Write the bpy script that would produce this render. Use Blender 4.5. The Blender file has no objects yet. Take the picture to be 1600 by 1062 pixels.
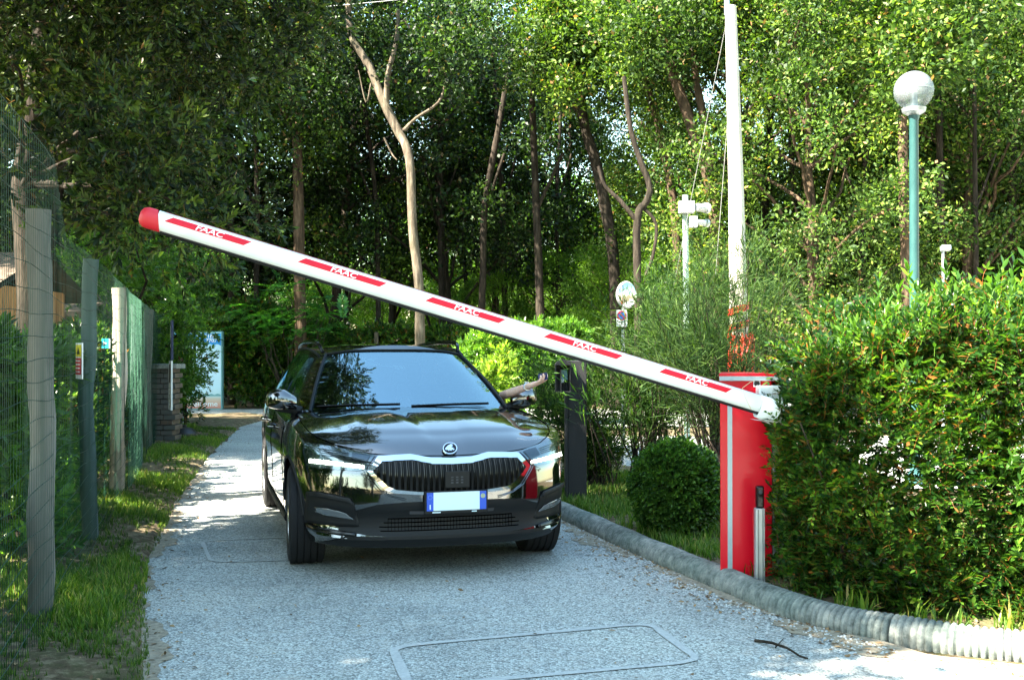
import bpy, bmesh, math, random
import numpy as np
from mathutils import Vector, Matrix
from mathutils.bvhtree import BVHTree
S = bpy.context.scene
R = math.radians
rng = np.random.default_rng(11)
random.seed(11)
# ------------------------------------------------------------------ camera, sky, sun, exposure
F, PITCH, CAMH = 1700.0, 0.009, 1.39
cam = bpy.data.cameras.new('camera'); camo = bpy.data.objects.new('camera', cam)
S.collection.objects.link(camo); S.camera = camo
cam.sensor_width = 36; cam.lens = F/1600*36; cam.clip_start = .05; cam.clip_end = 2000
camo.location = (0, 0, CAMH); camo.rotation_euler = (R(90)+PITCH, 0, 0)
SUN = Vector((-0.80, -0.50, 1.02)).normalized()          # direction towards the sun
wd = bpy.data.worlds.new('World'); S.world = wd; wd.use_nodes = True
nt = wd.node_tree; sky = nt.nodes.new('ShaderNodeTexSky'); sky.sky_type = 'NISHITA'; sky.sun_disc = False
sky.sun_elevation = math.asin(SUN.z); sky.sun_rotation = math.atan2(SUN.x, SUN.y)
sky.air_density = 1.5; sky.dust_density = .8; sky.ozone_density = 2.6
bg = nt.nodes['Background']; bg.inputs[1].default_value = 0.08
hs = nt.nodes.new('ShaderNodeMix'); hs.data_type = 'RGBA'; hs.blend_type = 'MULTIPLY'; hs.inputs[0].default_value = 1; hs.inputs[7].default_value = (.93, 1.0, .90, 1)     # camera white balance of a clear afternoon sky
nt.links.new(sky.outputs[0], hs.inputs[6]); nt.links.new(hs.outputs[2], bg.inputs[0])
sl = bpy.data.lights.new('sun', 'SUN'); sl.energy = 5.0; sl.angle = R(.5); sl.color = (1, .92, .79)
so = bpy.data.objects.new('sun', sl); S.collection.objects.link(so)
so.rotation_euler = SUN.to_track_quat('Z', 'Y').to_euler(); so.location = (-20, -12, 25)
S.view_settings.view_transform = 'Standard'; S.view_settings.look = 'None'
S.view_settings.exposure = 3.25; S.view_settings.gamma = 1
S.render.engine = 'CYCLES'
try:
    S.cycles.max_bounces = 8; S.cycles.diffuse_bounces = 4; S.cycles.glossy_bounces = 4
    S.cycles.transmission_bounces = 6; S.cycles.transparent_max_bounces = 12
except Exception: pass
# ------------------------------------------------------------------ measuring helpers
def W(px, py, D):
    v = -(py-531)/F; c, s = math.cos(PITCH), math.sin(PITCH)
    d = Vector(((px-800)/F, c-s*v, s+c*v)); d *= D/d.y
    return Vector((0, 0, CAMH))+d
def G(px, py, z=0.0):
    a = W(px, py, 1)-Vector((0, 0, CAMH)); return Vector((0, 0, CAMH))+a*((z-CAMH)/a.z)
def PXD(px, D): return (px-800)/F*D
def inpoly(x, y, poly):
    r = np.zeros(len(x), bool); n = len(poly)
    for i in range(n):
        x1, y1 = poly[i]; x2, y2 = poly[(i+1) % n]
        c = ((y1 > y) != (y2 > y)) & (x < (x2-x1)*(y-y1)/((y2-y1) if y2 != y1 else 1e-9)+x1)
        r ^= c
    return r
# ------------------------------------------------------------------ materials
M = {}
def mat(name, col=(.5, .5, .5), rough=.6, metal=0, spec=.5, coat=0, emit=None, es=1, alpha=None):
    m = bpy.data.materials.new(name); m.use_nodes = True; b = m.node_tree.nodes['Principled BSDF']
    b.inputs['Base Color'].default_value = (*col, 1); b.inputs['Roughness'].default_value = rough
    b.inputs['Metallic'].default_value = metal; b.inputs['Specular IOR Level'].default_value = spec
    b.inputs['Coat Weight'].default_value = coat; b.inputs['Coat Roughness'].default_value = .02
    if emit: b.inputs['Emission Color'].default_value = (*emit, 1); b.inputs['Emission Strength'].default_value = es
    M[name] = m; return m
def N(m, t, **kw):
    n = m.node_tree.nodes.new(t)
    for k, v in kw.items():
        if hasattr(n, k): setattr(n, k, v)
        else: n.inputs[k.replace('_', ' ')].default_value = v
    return n
def L(m, a, b): m.node_tree.links.new(a, b)
def ramp(m, fac, stops):
    r = m.node_tree.nodes.new('ShaderNodeValToRGB'); e = r.color_ramp.elements
    while len(e) > 1: e.remove(e[-1])
    e[0].position = stops[0][0]; e[0].color = (*stops[0][1], 1)
    for p, c in stops[1:]:
        x = e.new(p); x.color = (*c, 1)
    L(m, fac, r.inputs[0]); return r.outputs[0]
def coords(m, scale=(1, 1, 1), kind='Object'):
    t = m.node_tree.nodes.new('ShaderNodeTexCoord'); mp = m.node_tree.nodes.new('ShaderNodeMapping')
    mp.inputs['Scale'].default_value = scale; L(m, t.outputs[kind], mp.inputs[0]); return mp.outputs[0]
def noise(m, vec, scale, detail=4, rough=.55):
    n = m.node_tree.nodes.new('ShaderNodeTexNoise'); n.inputs['Scale'].default_value = scale
    n.inputs['Detail'].default_value = detail; n.inputs['Roughness'].default_value = rough
    L(m, vec, n.inputs['Vector']); return n.outputs['Fac']
def mix(m, a, b, fac, mode='MIX'):
    n = m.node_tree.nodes.new('ShaderNodeMix'); n.data_type = 'RGBA'; n.blend_type = mode
    for s, v in ((6, a), (7, b), (0, fac)):
        if isinstance(v, (tuple, float, int)): n.inputs[s].default_value = (*v, 1) if isinstance(v, tuple) else v
        else: L(m, v, n.inputs[s])
    return n.outputs[2]
def bump(m, h, strength=.4, dist=.02):
    n = m.node_tree.nodes.new('ShaderNodeBump'); n.inputs['Strength'].default_value = strength
    n.inputs['Distance'].default_value = dist; L(m, h, n.inputs['Height'])
    L(m, n.outputs[0], m.node_tree.nodes['Principled BSDF'].inputs['Normal'])
def base(m, c): L(m, c, m.node_tree.nodes['Principled BSDF'].inputs['Base Color'])
def varied(name, c1, c2, scale, rough=.7, metal=0, bs=.3, bd=.005, stretch=(1, 1, 1), coat=0, spec=.5):
    m = mat(name, c1, rough, metal, spec, coat); v = coords(m, stretch); n = noise(m, v, scale, 6, .65)
    base(m, ramp(m, n, [(.3, c1), (.7, c2)]))
    if bs: bump(m, n, bs, bd)
    return m
def leafmat(name, dark, mid, light, trans=.35, rough=.42, brown=None, brown_at=.94, spec=.35):
    m = bpy.data.materials.new(name); m.use_nodes = True; b = m.node_tree.nodes['Principled BSDF']
    a = N(m, 'ShaderNodeAttribute', attribute_name='rnd'); t = N(m, 'ShaderNodeAttribute', attribute_name='tone')
    st = [(0, dark), (.45, mid), (.9, light)]
    if brown: st += [(brown_at, light), (brown_at+.015, brown)]
    c1 = ramp(m, a.outputs['Fac'], st)
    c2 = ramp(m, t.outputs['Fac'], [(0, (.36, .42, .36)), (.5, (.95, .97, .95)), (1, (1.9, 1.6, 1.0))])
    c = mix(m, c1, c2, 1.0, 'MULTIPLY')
    L(m, c, b.inputs['Base Color']); b.inputs['Roughness'].default_value = rough
    b.inputs['Specular IOR Level'].default_value = spec
    tr = N(m, 'ShaderNodeBsdfTranslucent'); tc = mix(m, c, (1.5, 1.7, .45), 1.0, 'MULTIPLY')
    L(m, tc, tr.inputs[0]); mx = N(m, 'ShaderNodeMixShader'); mx.inputs[0].default_value = trans
    L(m, b.outputs[0], mx.inputs[1]); L(m, tr.outputs[0], mx.inputs[2])
    L(m, mx.outputs[0], m.node_tree.nodes['Material Output'].inputs[0]); M[name] = m; return m
def barkmat(name, c1, c2, sc=14):
    m = mat(name, c1, .9, spec=.2); v = coords(m, (1, 1, .18)); n = noise(m, v, sc, 8, .7)
    n2 = noise(m, coords(m), 2.2, 3)
    c = ramp(m, n, [(.36, tuple(x*.45 for x in c1)), (.5, c1), (.66, c2)])
    base(m, mix(m, c, ramp(m, n2, [(.4, (1, 1, 1)), (.65, (.62, .68, .55))]), .7, 'MULTIPLY')); bump(m, n, .9, .03); return m
# asphalt with exposed pale aggregate
def asphalt(name, dk, lt, dust):
    m = mat(name, lt, .9, spec=.25); v = coords(m)
    vo = N(m, 'ShaderNodeTexVoronoi'); vo.inputs['Scale'].default_value = 105; L(m, v, vo.inputs['Vector'])
    sp = N(m, 'ShaderNodeSeparateColor'); L(m, vo.outputs['Color'], sp.inputs[0])
    stone = ramp(m, sp.outputs[0], [(0, tuple(x*.4 for x in lt)), (.25, tuple(x*.75 for x in lt)), (.6, lt), (1, tuple(min(.85, x*1.5) for x in lt))])
    gap = ramp(m, vo.outputs['Distance'], [(.0, (1, 1, 1)), (.42, (1, 1, 1)), (.8, (.5, .5, .5))])
    c = mix(m, stone, gap, 1.0, 'MULTIPLY')
    big = noise(m, v, .55, 5, .6); c = mix(m, c, ramp(m, big, [(.32, (.66, .68, .69)), (.5, (1, 1, 1)), (.68, (1.16, 1.15, 1.1))]), 1.0, 'MULTIPLY')
    fine = noise(m, v, 9, 6, .7)
    c = mix(m, c, dust, ramp(m, fine, [(.50, (0, 0, 0)), (.72, (.6, .6, .6))])); base(m, c)
    bump(m, vo.outputs['Distance'], .35, .004); return m
asphalt('asphalt', (.055, .06, .066), (.42, .44, .405), (.44, .42, .36))
asphalt('asphalt_far', (.10, .10, .10), (.42, .43, .40), (.42, .41, .37))
varied('seal', (.33, .345, .33), (.50, .51, .475), 60, .95, bs=.5)
varied('dust_edge', (.15, .12, .08), (.38, .33, .24), 34, 1, bs=.5)
def soil():
    m = mat('soil', (.1, .08, .05), 1, spec=.1); v = coords(m); n = noise(m, v, 11, 8, .75); n2 = noise(m, v, .8, 4)
    c = ramp(m, n, [(.3, (.04, .03, .018)), (.48, (.12, .09, .055)), (.58, (.20, .16, .10)), (.68, (.34, .27, .17))])
    c = mix(m, c, (.06, .085, .025), ramp(m, noise(m, v, 5, 6, .7), [(.48, (0, 0, 0)), (.66, (.55, .55, .55))])); base(m, c); bump(m, n, .8, .03)
soil()
# ------------------------------------------------------------------ object helpers
C = S.collection
def tag(o, label=None, cat=None, group=None, kind=None):
    if label: o['label'] = label
    if cat: o['category'] = cat
    if group: o['group'] = group
    if kind: o['kind'] = kind
    return o
def thing(name, label, cat, loc=(0, 0, 0), rz=0, group=None):
    o = bpy.data.objects.new(name, None); C.objects.link(o); o.empty_display_size = .2
    o.location = loc; o.rotation_euler = (0, 0, rz); return tag(o, label, cat, group)
def wm(o):
    m = Matrix.LocRotScale(o.location, o.rotation_euler, o.scale)
    return wm(o.parent) @ m if o.parent else m
def link(name, me, parent=None, local=False):
    o = bpy.data.objects.new(name, me); C.objects.link(o)
    if parent:
        o.parent = parent
        if not local: me.transform(wm(parent).inverted())
    return o
class MB:
    def __init__(s): s.v = []; s.f = []; s.m = []; s.n = 0
    def add(s, v, f, m=0):
        k = s.n; s.v.extend(tuple(p) for p in v); s.n += len(v)
        s.f.extend(tuple(i+k for i in q) for q in f); s.m.extend([m]*len(f)); return s
    def box(s, c, d, m=0, rot=None):
        x, y, z = (a/2 for a in d); P = [(-x, -y, -z), (x, -y, -z), (x, y, -z), (-x, y, -z), (-x, -y, z), (x, -y, z), (x, y, z), (-x, y, z)]
        P = [Vector(p) for p in P]
        if rot is not None: P = [rot @ p for p in P]
        return s.add([p+Vector(c) for p in P], [(0, 3, 2, 1), (4, 5, 6, 7), (0, 1, 5, 4), (1, 2, 6, 5), (2, 3, 7, 6), (3, 0, 4, 7)], m)
    def tube(s, pts, rad, n=8, m=0, caps=True, sx=1.0, jit=0):
        pts = [Vector(p) for p in pts]; k = len(pts)
        if not hasattr(rad, '__len__'): rad = [rad]*k
        up = None; V = []; f = []
        for i, p in enumerate(pts):
            t = (pts[min(i+1, k-1)]-pts[max(i-1, 0)])
            t = t.normalized() if t.length > 1e-9 else Vector((0, 0, 1))
            if up is None: up = Vector((0, 0, 1)) if abs(t.z) < .9 else Vector((1, 0, 0))
            a = t.cross(up)
            if a.length < 1e-6: a = t.cross(Vector((0, 1, 0)))
            a.normalize(); b = a.cross(t).normalized(); up = b
            for j in range(n):
                q = 2*math.pi*j/n; r = rad[i]*(1+(random.random()-.5)*jit)
                V.append(p+a*math.cos(q)*r*sx+b*math.sin(q)*r)
        for i in range(k-1):
            for j in range(n):
                f.append((i*n+j, i*n+(j+1) % n, (i+1)*n+(j+1) % n, (i+1)*n+j))
        if caps: f.append(tuple(range(n))[::-1]); f.append(tuple((k-1)*n+j for j in range(n)))
        return s.add(V, f, m)
    def lathe(s, prof, c=(0, 0, 0), n=24, m=0, rot=None):
        V = []; f = []; k = len(prof)
        for r, z in prof:
            for j in range(n):
                a = 2*math.pi*j/n; p = Vector((r*math.cos(a), r*math.sin(a), z))
                V.append((rot @ p if rot is not None else p)+Vector(c))
        for i in range(k-1):
            for j in range(n): f.append((i*n+j, i*n+(j+1) % n, (i+1)*n+(j+1) % n, (i+1)*n+j))
        if prof[0][0] > 1e-4: f.append(tuple(range(n))[::-1])
        if prof[-1][0] > 1e-4: f.append(tuple((k-1)*n+j for j in range(n)))
        return s.add(V, f, m)
    def grid(s, P, m=0, closed=False, flip=False):
        P = [[Vector(q) for q in r] for r in P]; a = len(P); b = len(P[0]); f = []
        for i in range(a-1):
            for j in range(b if closed else b-1):
                q = (i*b+j, i*b+(j+1) % b, (i+1)*b+(j+1) % b, (i+1)*b+j)
                f.append(q[::-1] if flip else q)
        return s.add([q for r in P for q in r], f, m)
    def prism(s, poly, ax, d0, d1, m=0):
        # poly 2D extruded along axis
        def P(a, b, d): return {'x': (d, a, b), 'y': (a, d, b), 'z': (a, b, d)}[ax]
        n = len(poly); V = [P(a, b, d0) for a, b in poly]+[P(a, b, d1) for a, b in poly]
        f = [tuple(range(n))[::-1], tuple(range(n, 2*n))]+[(i, (i+1) % n, n+(i+1) % n, n+i) for i in range(n)]
        return s.add(V, f, m)
    def mesh(s, name, mats, smooth=True, angle=None):
        me = bpy.data.meshes.new(name); me.from_pydata(s.v, [], s.f)
        for m in (mats if isinstance(mats, (list, tuple)) else [mats]): me.materials.append(M[m])
        me.polygons.foreach_set('material_index', s.m); me.update()
        if smooth:
            me.polygons.foreach_set('use_smooth', [True]*len(me.polygons))
            me.set_sharp_from_angle(angle=R(angle or 35))
        return me
    def build(s, name, mats, parent=None, local=False, smooth=True, angle=None, bevel=0):
        me = s.mesh(name, mats, smooth, angle); o = link(name, me, parent, local)
        if bevel:
            b = o.modifiers.new('bevel', 'BEVEL'); b.width = bevel; b.segments = 2; b.limit_method = 'ANGLE'
        return o
def solo(o, base_pt):
    """origin of a one-mesh thing to its base"""
    o.data.transform(Matrix.Translation(-Vector(base_pt))); o.location = base_pt; return o
def catmull(P, n):
    P = [np.array(p, float) for p in P]; Q = [2*P[0]-P[1]]+P+[2*P[-1]-P[-2]]; out = []
    for i in range(1, len(Q)-2):
        for j in range(n):
            t = j/n; a, b, c, d = Q[i-1:i+3]
            out.append(.5*((2*b)+(c-a)*t+(2*a-5*b+4*c-d)*t*t+(-a+3*b-3*c+d)*t**3))
    out.append(P[-1]); return out
def resample(P, n):
    P = np.array(P, float); d = np.r_[0, np.cumsum(np.linalg.norm(np.diff(P, axis=0), axis=1))]
    t = np.linspace(0, d[-1], n); return np.stack([np.interp(t, d, P[:, k]) for k in range(P.shape[1])], 1)
def text_mb(txt, size, bold=0.0, sx=1.0, shear=0.0):
    cu = bpy.data.curves.new('txt', 'FONT'); cu.body = txt; cu.size = size; cu.align_x = 'CENTER'; cu.align_y = 'CENTER'
    cu.offset = bold; cu.shear = shear; cu.resolution_u = 3
    o = bpy.data.objects.new('txt', cu); C.objects.link(o); bpy.context.view_layer.update()
    me = bpy.data.meshes.new_from_object(o.evaluated_get(bpy.context.evaluated_depsgraph_get()))
    V = [(v.co.x*sx, v.co.y) for v in me.vertices]; f = [tuple(p.vertices) for p in me.polygons]
    bpy.data.objects.remove(o); bpy.data.curves.remove(cu); bpy.data.meshes.remove(me); return V, f
# ------------------------------------------------------------------ foliage engine (templates scattered with numpy into one mesh)
def fastmesh(name, V, sizes, idx, attrs, m):
    me = bpy.data.meshes.new(name); me.vertices.add(len(V)); me.vertices.foreach_set('co', V.astype(np.float32).ravel())
    me.loops.add(len(idx)); me.loops.foreach_set('vertex_index', idx.astype(np.int32))
    me.polygons.add(len(sizes)); st = np.r_[0, np.cumsum(sizes)[:-1]].astype(np.int32)
    me.polygons.foreach_set('loop_start', st); me.update(calc_edges=True)
    for k, a in attrs.items():
        at = me.attributes.new(k, 'FLOAT', 'FACE'); at.data.foreach_set('value', a.astype(np.float32))
    me.materials.append(M[m]); return me
LEAF4 = (np.array([(0, 0, 0), (.5, .5, .12), (0, 1, 0), (-.5, .5, .12)], float), [(0, 1, 2, 3)])
LEAF6 = (np.array([(0, 0, 0), (.38, .3, .1), (.42, .62, .1), (0, 1, -.05), (-.42, .62, .1), (-.38, .3, .1), (0, .45, 0)], float), [(0, 1, 2, 3, 6), (0, 6, 3, 4, 5)])
def frame(d, up):
    d = d/np.linalg.norm(d, axis=-1, keepdims=True); x = np.cross(d, up); n = np.linalg.norm(x, axis=-1, keepdims=True)
    x = x/np.maximum(n, 1e-6); z = np.cross(x, d); return np.stack([x, d, z], -1)      # columns: right, along, normal
class Tmpl:
    """a sprig: leaves placed in local space, y along the twig"""
    def __init__(s, leaf): s.leaf = leaf; s.V = []; s.F = []; s.id = []; s.n = 0; s.k = 0
    def put(s, pos, d, nrm, Ln, Wd):
        A = frame(np.array(d, float), np.array(nrm, float)); v = s.leaf[0]*np.array([Wd, Ln, Wd]); v = v @ A.T+np.array(pos)
        s.V.append(v)
        for f in s.leaf[1]: s.F.append(tuple(i+s.n for i in f)); s.id.append(s.k)
        s.n += len(v); s.k += 1
    def stick(s, a, b, r):
        a = np.array(a, float); b = np.array(b, float); A = frame((b-a), np.array([.01, .02, 1.0]))
        x, z = A[:, 0]*r, A[:, 2]*r
        s.V.append(np.array([a+x, a-x/2+z, a-x/2-z, b+x*.6, b-x*.3+z*.6, b-x*.3-z*.6]))
        for f in ((0, 1, 4, 3), (1, 2, 5, 4), (2, 0, 3, 5)): s.F.append(tuple(i+s.n for i in f)); s.id.append(-1)
        s.n += 6
    def done(s): s.V = np.concatenate(s.V); return s
def sprig_pinnate(ln=.2, leaflets=9, L_=.032, W_=.013, leaf=LEAF6, droop=.25):
    t = Tmpl(leaf); prev = np.zeros(3)
    for i in range(leaflets):
        y = ln*(i+1)/leaflets; p = np.array([rng.normal(0, .003), y, -droop*y*y/ln]); t.stick(prev, p, .0012); prev = p
        for sd in (-1, 1):
            sc = (.75+.5*math.sin(math.pi*(i+.6)/leaflets))*rng.uniform(.85, 1.15)
            t.put(p, (sd*1, .55+rng.uniform(-.15, .15), rng.uniform(-.2, .2)), (rng.normal(0, .3), rng.normal(0, .2), 1), L_*sc, W_*sc)
    t.put(prev, (0, 1, -.1), (0, 0, 1), L_, W_); return t.done()
def sprig_whorl(ln=.16, n=14, L_=.06, W_=.026, leaf=LEAF6, spread=1.0):
    t = Tmpl(leaf); t.stick((0, 0, 0), (0, ln, 0), .002)
    for i in range(n):
        a = i*2.4; y = ln*(.15+.85*i/n); o = spread*(1-.55*i/n)
        d = (math.cos(a)*o, .55+.6*i/n, math.sin(a)*o); sc = rng.uniform(.7, 1.15)
        t.put((0, y, 0), d, (-math.cos(a)*.6+rng.normal(0, .3), 1, -math.sin(a)*.6+rng.normal(0, .3)), L_*sc, W_*sc)
    return t.done()
def sprig_clump(rad=.32, n=18, L_=.13, W_=.07, leaf=LEAF4):
    t = Tmpl(leaf)
    for i in range(n):
        p = rng.normal(0, rad*.5, 3); p[1] += rad*.5; d = rng.normal(0, 1, 3)+np.array([0, .5, 0])
        t.put(p, d, rng.normal(0, .7, 3)+np.array([0, 0, 1.0]), L_*rng.uniform(.6, 1.2), W_*rng.uniform(.6, 1.2))
    return t.done()
def scatter(T, pos, d, up, scale, m, name, tone=None):
    """T: list of templates, pos/d/up: (N,3), scale (N)"""
    pos = np.asarray(pos, float); Nn = len(pos); which = rng.integers(0, len(T), Nn); VV = []; SS = []; II = []; RR = []; TT = []; off = 0
    if tone is None: tone = np.full(Nn, .5)
    for k, t in enumerate(T):
        s = np.where(which == k)[0]
        if not len(s): continue
        A = frame(d[s], up[s]); v = np.einsum('nij,vj->nvi', A, t.V)*scale[s][:, None, None]+pos[s][:, None, :]
        nv = len(t.V); sz = np.array([len(f) for f in t.F]); ix = np.concatenate([np.array(f) for f in t.F])
        VV.append(v.reshape(-1, 3)); SS.append(np.tile(sz, len(s)))
        II.append((ix[None, :]+(np.arange(len(s))*nv)[:, None]+off).ravel()); off += nv*len(s)
        ids = np.array(t.id); r = rng.random((len(s), max(ids.max()+1, 1))); rr = np.where(ids >= 0, r[:, np.maximum(ids, 0)], .995)
        RR.append(rr.ravel()); TT.append(np.repeat(tone[s], len(ids)))
    return fastmesh(name, np.concatenate(VV), np.concatenate(SS), np.concatenate(II), {'rnd': np.concatenate(RR), 'tone': np.concatenate(TT)}, m)
def unit(n, zb=0.0):
    v = rng.normal(0, 1, (n, 3)); v[:, 2] += zb; return v/np.linalg.norm(v, axis=1, keepdims=True)
leafmat('leaf_oak', (.004, .011, .003), (.011, .027, .005), (.075, .120, .028), .26, .45, (.12, .07, .035), .98, .22)  # palest leaf tone raised to stand in for sunlit sparkles
leafmat('leaf_wood', (.003, .010, .002), (.009, .026, .004), (.055, .110, .017), .24, .5, (.14, .08, .04), .975, .25)  # shade of the dense canopy is put into these darker leaf colours
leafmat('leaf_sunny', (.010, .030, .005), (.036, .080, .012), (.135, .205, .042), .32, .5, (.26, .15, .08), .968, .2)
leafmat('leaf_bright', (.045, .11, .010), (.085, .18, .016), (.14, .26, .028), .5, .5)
leafmat('leaf_hedge', (.007, .030, .006), (.020, .070, .010), (.095, .19, .022), .36, .34, (.24, .10, .03), .960, .4)
leafmat('leaf_laurel', (.03, .085, .015), (.055, .14, .02), (.11, .22, .03), .4, .32)
leafmat('leaf_box', (.014, .045, .010), (.036, .10, .016), (.08, .17, .026), .35, .4)
leafmat('leaf_broom', (.012, .030, .012), (.022, .052, .018), (.06, .105, .03), .3, .6, spec=.08)
leafmat('leaf_grey', (.012, .036, .010), (.028, .066, .018), (.075, .13, .035), .38, .55, spec=.1)
leafmat('leaf_yellow', (.07, .14, .02), (.13, .22, .03), (.24, .32, .05), .5, .5)
leafmat('leaf_feather', (.02, .09, .025), (.035, .14, .03), (.07, .21, .04), .45, .45)
leafmat('grass', (.035, .09, .010), (.07, .155, .014), (.16, .23, .04), .4, .55, (.36, .29, .14), .80)
leafmat('litter', (.10, .06, .03), (.20, .12, .06), (.34, .22, .11), .05, .8)
barkmat('bark_dark', (.028, .021, .015), (.065, .05, .037))
barkmat('bark_pale', (.12, .095, .068), (.24, .20, .15), 10)
barkmat('bark_brown', (.075, .048, .03), (.16, .11, .072), 12)
# ================================================================== SETTING: ground, roads, verges
def struct(name, mb, m, smooth=True):
    return tag(mb.build(name, m, smooth=smooth), kind='structure')
mb = MB(); g = []
for i in range(61):
    y = -60+i*3.3; g.append([(x, y, -.012) for x in np.linspace(-100, 100, 41)])
struct('ground', mb.grid(g), 'soil')
# drive: runs away from the camera along the fence, ends on a crossing lane
LE = [(-2.6, -14), (-1.3, 0), (-1.42, 3.4), (-1.56, 4.6), (-1.95, 5.7), (-2.34, 6.9), (-3.02, 9.7), (-4.05, 14.6), (-4.9, 19.6)]
RE = [(7.5, -14), (6.2, 0), (5.0, 3.4), (3.4, 4.25), (1.85, 4.95), (1.22, 6.05), (.50, 8.85), (-.10, 11.3), (-.9, 14.6), (-2.0, 19.6)]
def edge_at(E, y): return float(np.interp(y, [p[1] for p in E], [p[0] for p in E]))
rows = []
for y in np.linspace(-14, 19.6, 120):
    l = edge_at(LE, y)+.05*math.sin(y*3.1)+.035*math.sin(y*7.7)+.02*math.sin(y*17); r = edge_at(RE, y)
    rows.append([(l+(r-l)*t, y, .004) for t in np.linspace(0, 1, 9)])
struct('drive', MB().grid(rows), 'asphalt')
rows = [[(x, y+.02*x+.06*math.sin(x*2.3+y), .004) for y in (19.6, 21, 22.6, 24.2, 25.6)] for x in np.linspace(-26, 30, 80)]
struct('crossing_lane', MB().grid(rows, flip=True), 'asphalt_far')
rows = [[(x, y, .004) for y in np.linspace(10.9, 17.5, 5)] for x in np.linspace(1.2, 30, 30)]
rows = [[(x+(.0 if x > 1.3 else .3*math.sin(y)), y, z) for x, y, z in r] for r in rows]
struct('side_lane', MB().grid(rows, flip=True), 'asphalt_far')
# drifts of sand and dust along both edges
for nm, E_, sg in (('sand_edge', RE, -1), ('sand_edge', LE, 1)):
    rws_ = []
    for y in np.linspace(3.0, 13, 260):
        e_ = edge_at(E_, y); w_ = (.10+.05*math.sin(y*1.7)+.04*math.sin(y*4.9+1)+.03*math.sin(y*13)+.02*math.sin(y*31))*(1.5 if sg < 0 else .8)
        rws_.append([(e_-sg*.05, y, .0075), (e_+sg*max(.02, w_), y, .0075)])
    struct(nm, MB().grid(rws_), 'dust_edge')
# saw-cut loop seals in the drive: pale bands
def ribbon(pts, w, z, closed=True):
    pts = [Vector((p[0], p[1], z)) for p in pts]; n = len(pts); P = []
    for i in range(n+(1 if closed else 0)):
        a, b, c = pts[(i-1) % n], pts[i % n], pts[(i+1) % n]
        if not closed and i == 0: a = b
        if not closed and i == n-1: c = b
        t = (c-a).normalized(); s = Vector((-t.y, t.x, 0)); ww = w*(.8+.4*random.random())/2
        P.append([b-s*ww, b+s*ww])
    return P
def rounded(cs, k=6):
    out = []
    n = len(cs)
    for i in range(n):
        a, b, c = [Vector(cs[(i+j) % n]).to_2d() for j in (-1, 0, 1)]
        p, q = b+(a-b)*.13, b+(c-b)*.13
        out += [tuple(p*(1-t)**2+b*2*t*(1-t)+q*t*t) for t in np.linspace(0, 1, k)]
        out += [tuple(q.lerp(c+(b-c)*.13, t)) for t in (.2, .4, .6, .8)]
    return out
c1 = [G(612, 1012), G(1015, 975), G(1095, 1035), G(640, 1075)]
c2 = [G(315, 846), G(500, 838), G(640, 870), G(330, 880)]
mb = MB()
for c, w in ((c1, .042), (c2, .026)): mb.grid(ribbon(rounded(c), w, .009))
struct('loop_seal', mb, 'seal')
# a dark joint across the sunny strip
struct('road_joint', MB().grid(ribbon([G(285, 779), G(330, 776), G(380, 772), G(428, 768), G(520, 764)], .03, .009, False)), 'asphalt')
# verges: left strip rising to the fence, right planting bed behind the kerb
rows = []
for y in np.linspace(-6, 22.5, 150):
    l = edge_at(LE, y); P = []
    for k, t in enumerate(np.linspace(0, 1, 26)):
        x = l+.02-9.5*t**1.6; h = .03+.05*min(1, t*6)+.02*math.sin(x*5+y*3)*math.sin(y*4.3-x*2)
        P.append((x, y, h if t > 0 else -.004))
    rows.append(P)
struct('left_verge', MB().grid(rows, flip=True), 'soil')
KL = [(-1.15, 14.6), (-.42, 11.6), (.42, 9.1), (.885, 7.5), (1.26, 6.35), (1.52, 5.62), (1.95, 5.16), (2.6, 4.86), (3.6, 4.62), (5.6, 4.3), (8, 4.1)]
KC = [Vector((p[0], p[1], 0)) for p in resample(catmull(KL, 14), 260)]
rows = []
for i in range(0, 260, 2):
    p = KC[i]; d = (KC[min(i+1, 259)]-KC[max(i-1, 0)]).normalized(); nrm = Vector((-d.y, d.x, 0))
    nrm = nrm if nrm.x+nrm.y > 0 else -nrm
    ln = min(2.4, 1.2+.02*i) if i < 130 else 2.4
    rows.append([p+nrm*(.04+ln*t)+Vector((0, 0, .075+.02*math.sin(i*.31+t*8)*math.sin(t*11) if t < 1 else -.01)) for t in np.linspace(0, 1, 12)])
struct('right_bed', MB().grid(rows), 'soil')
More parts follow.
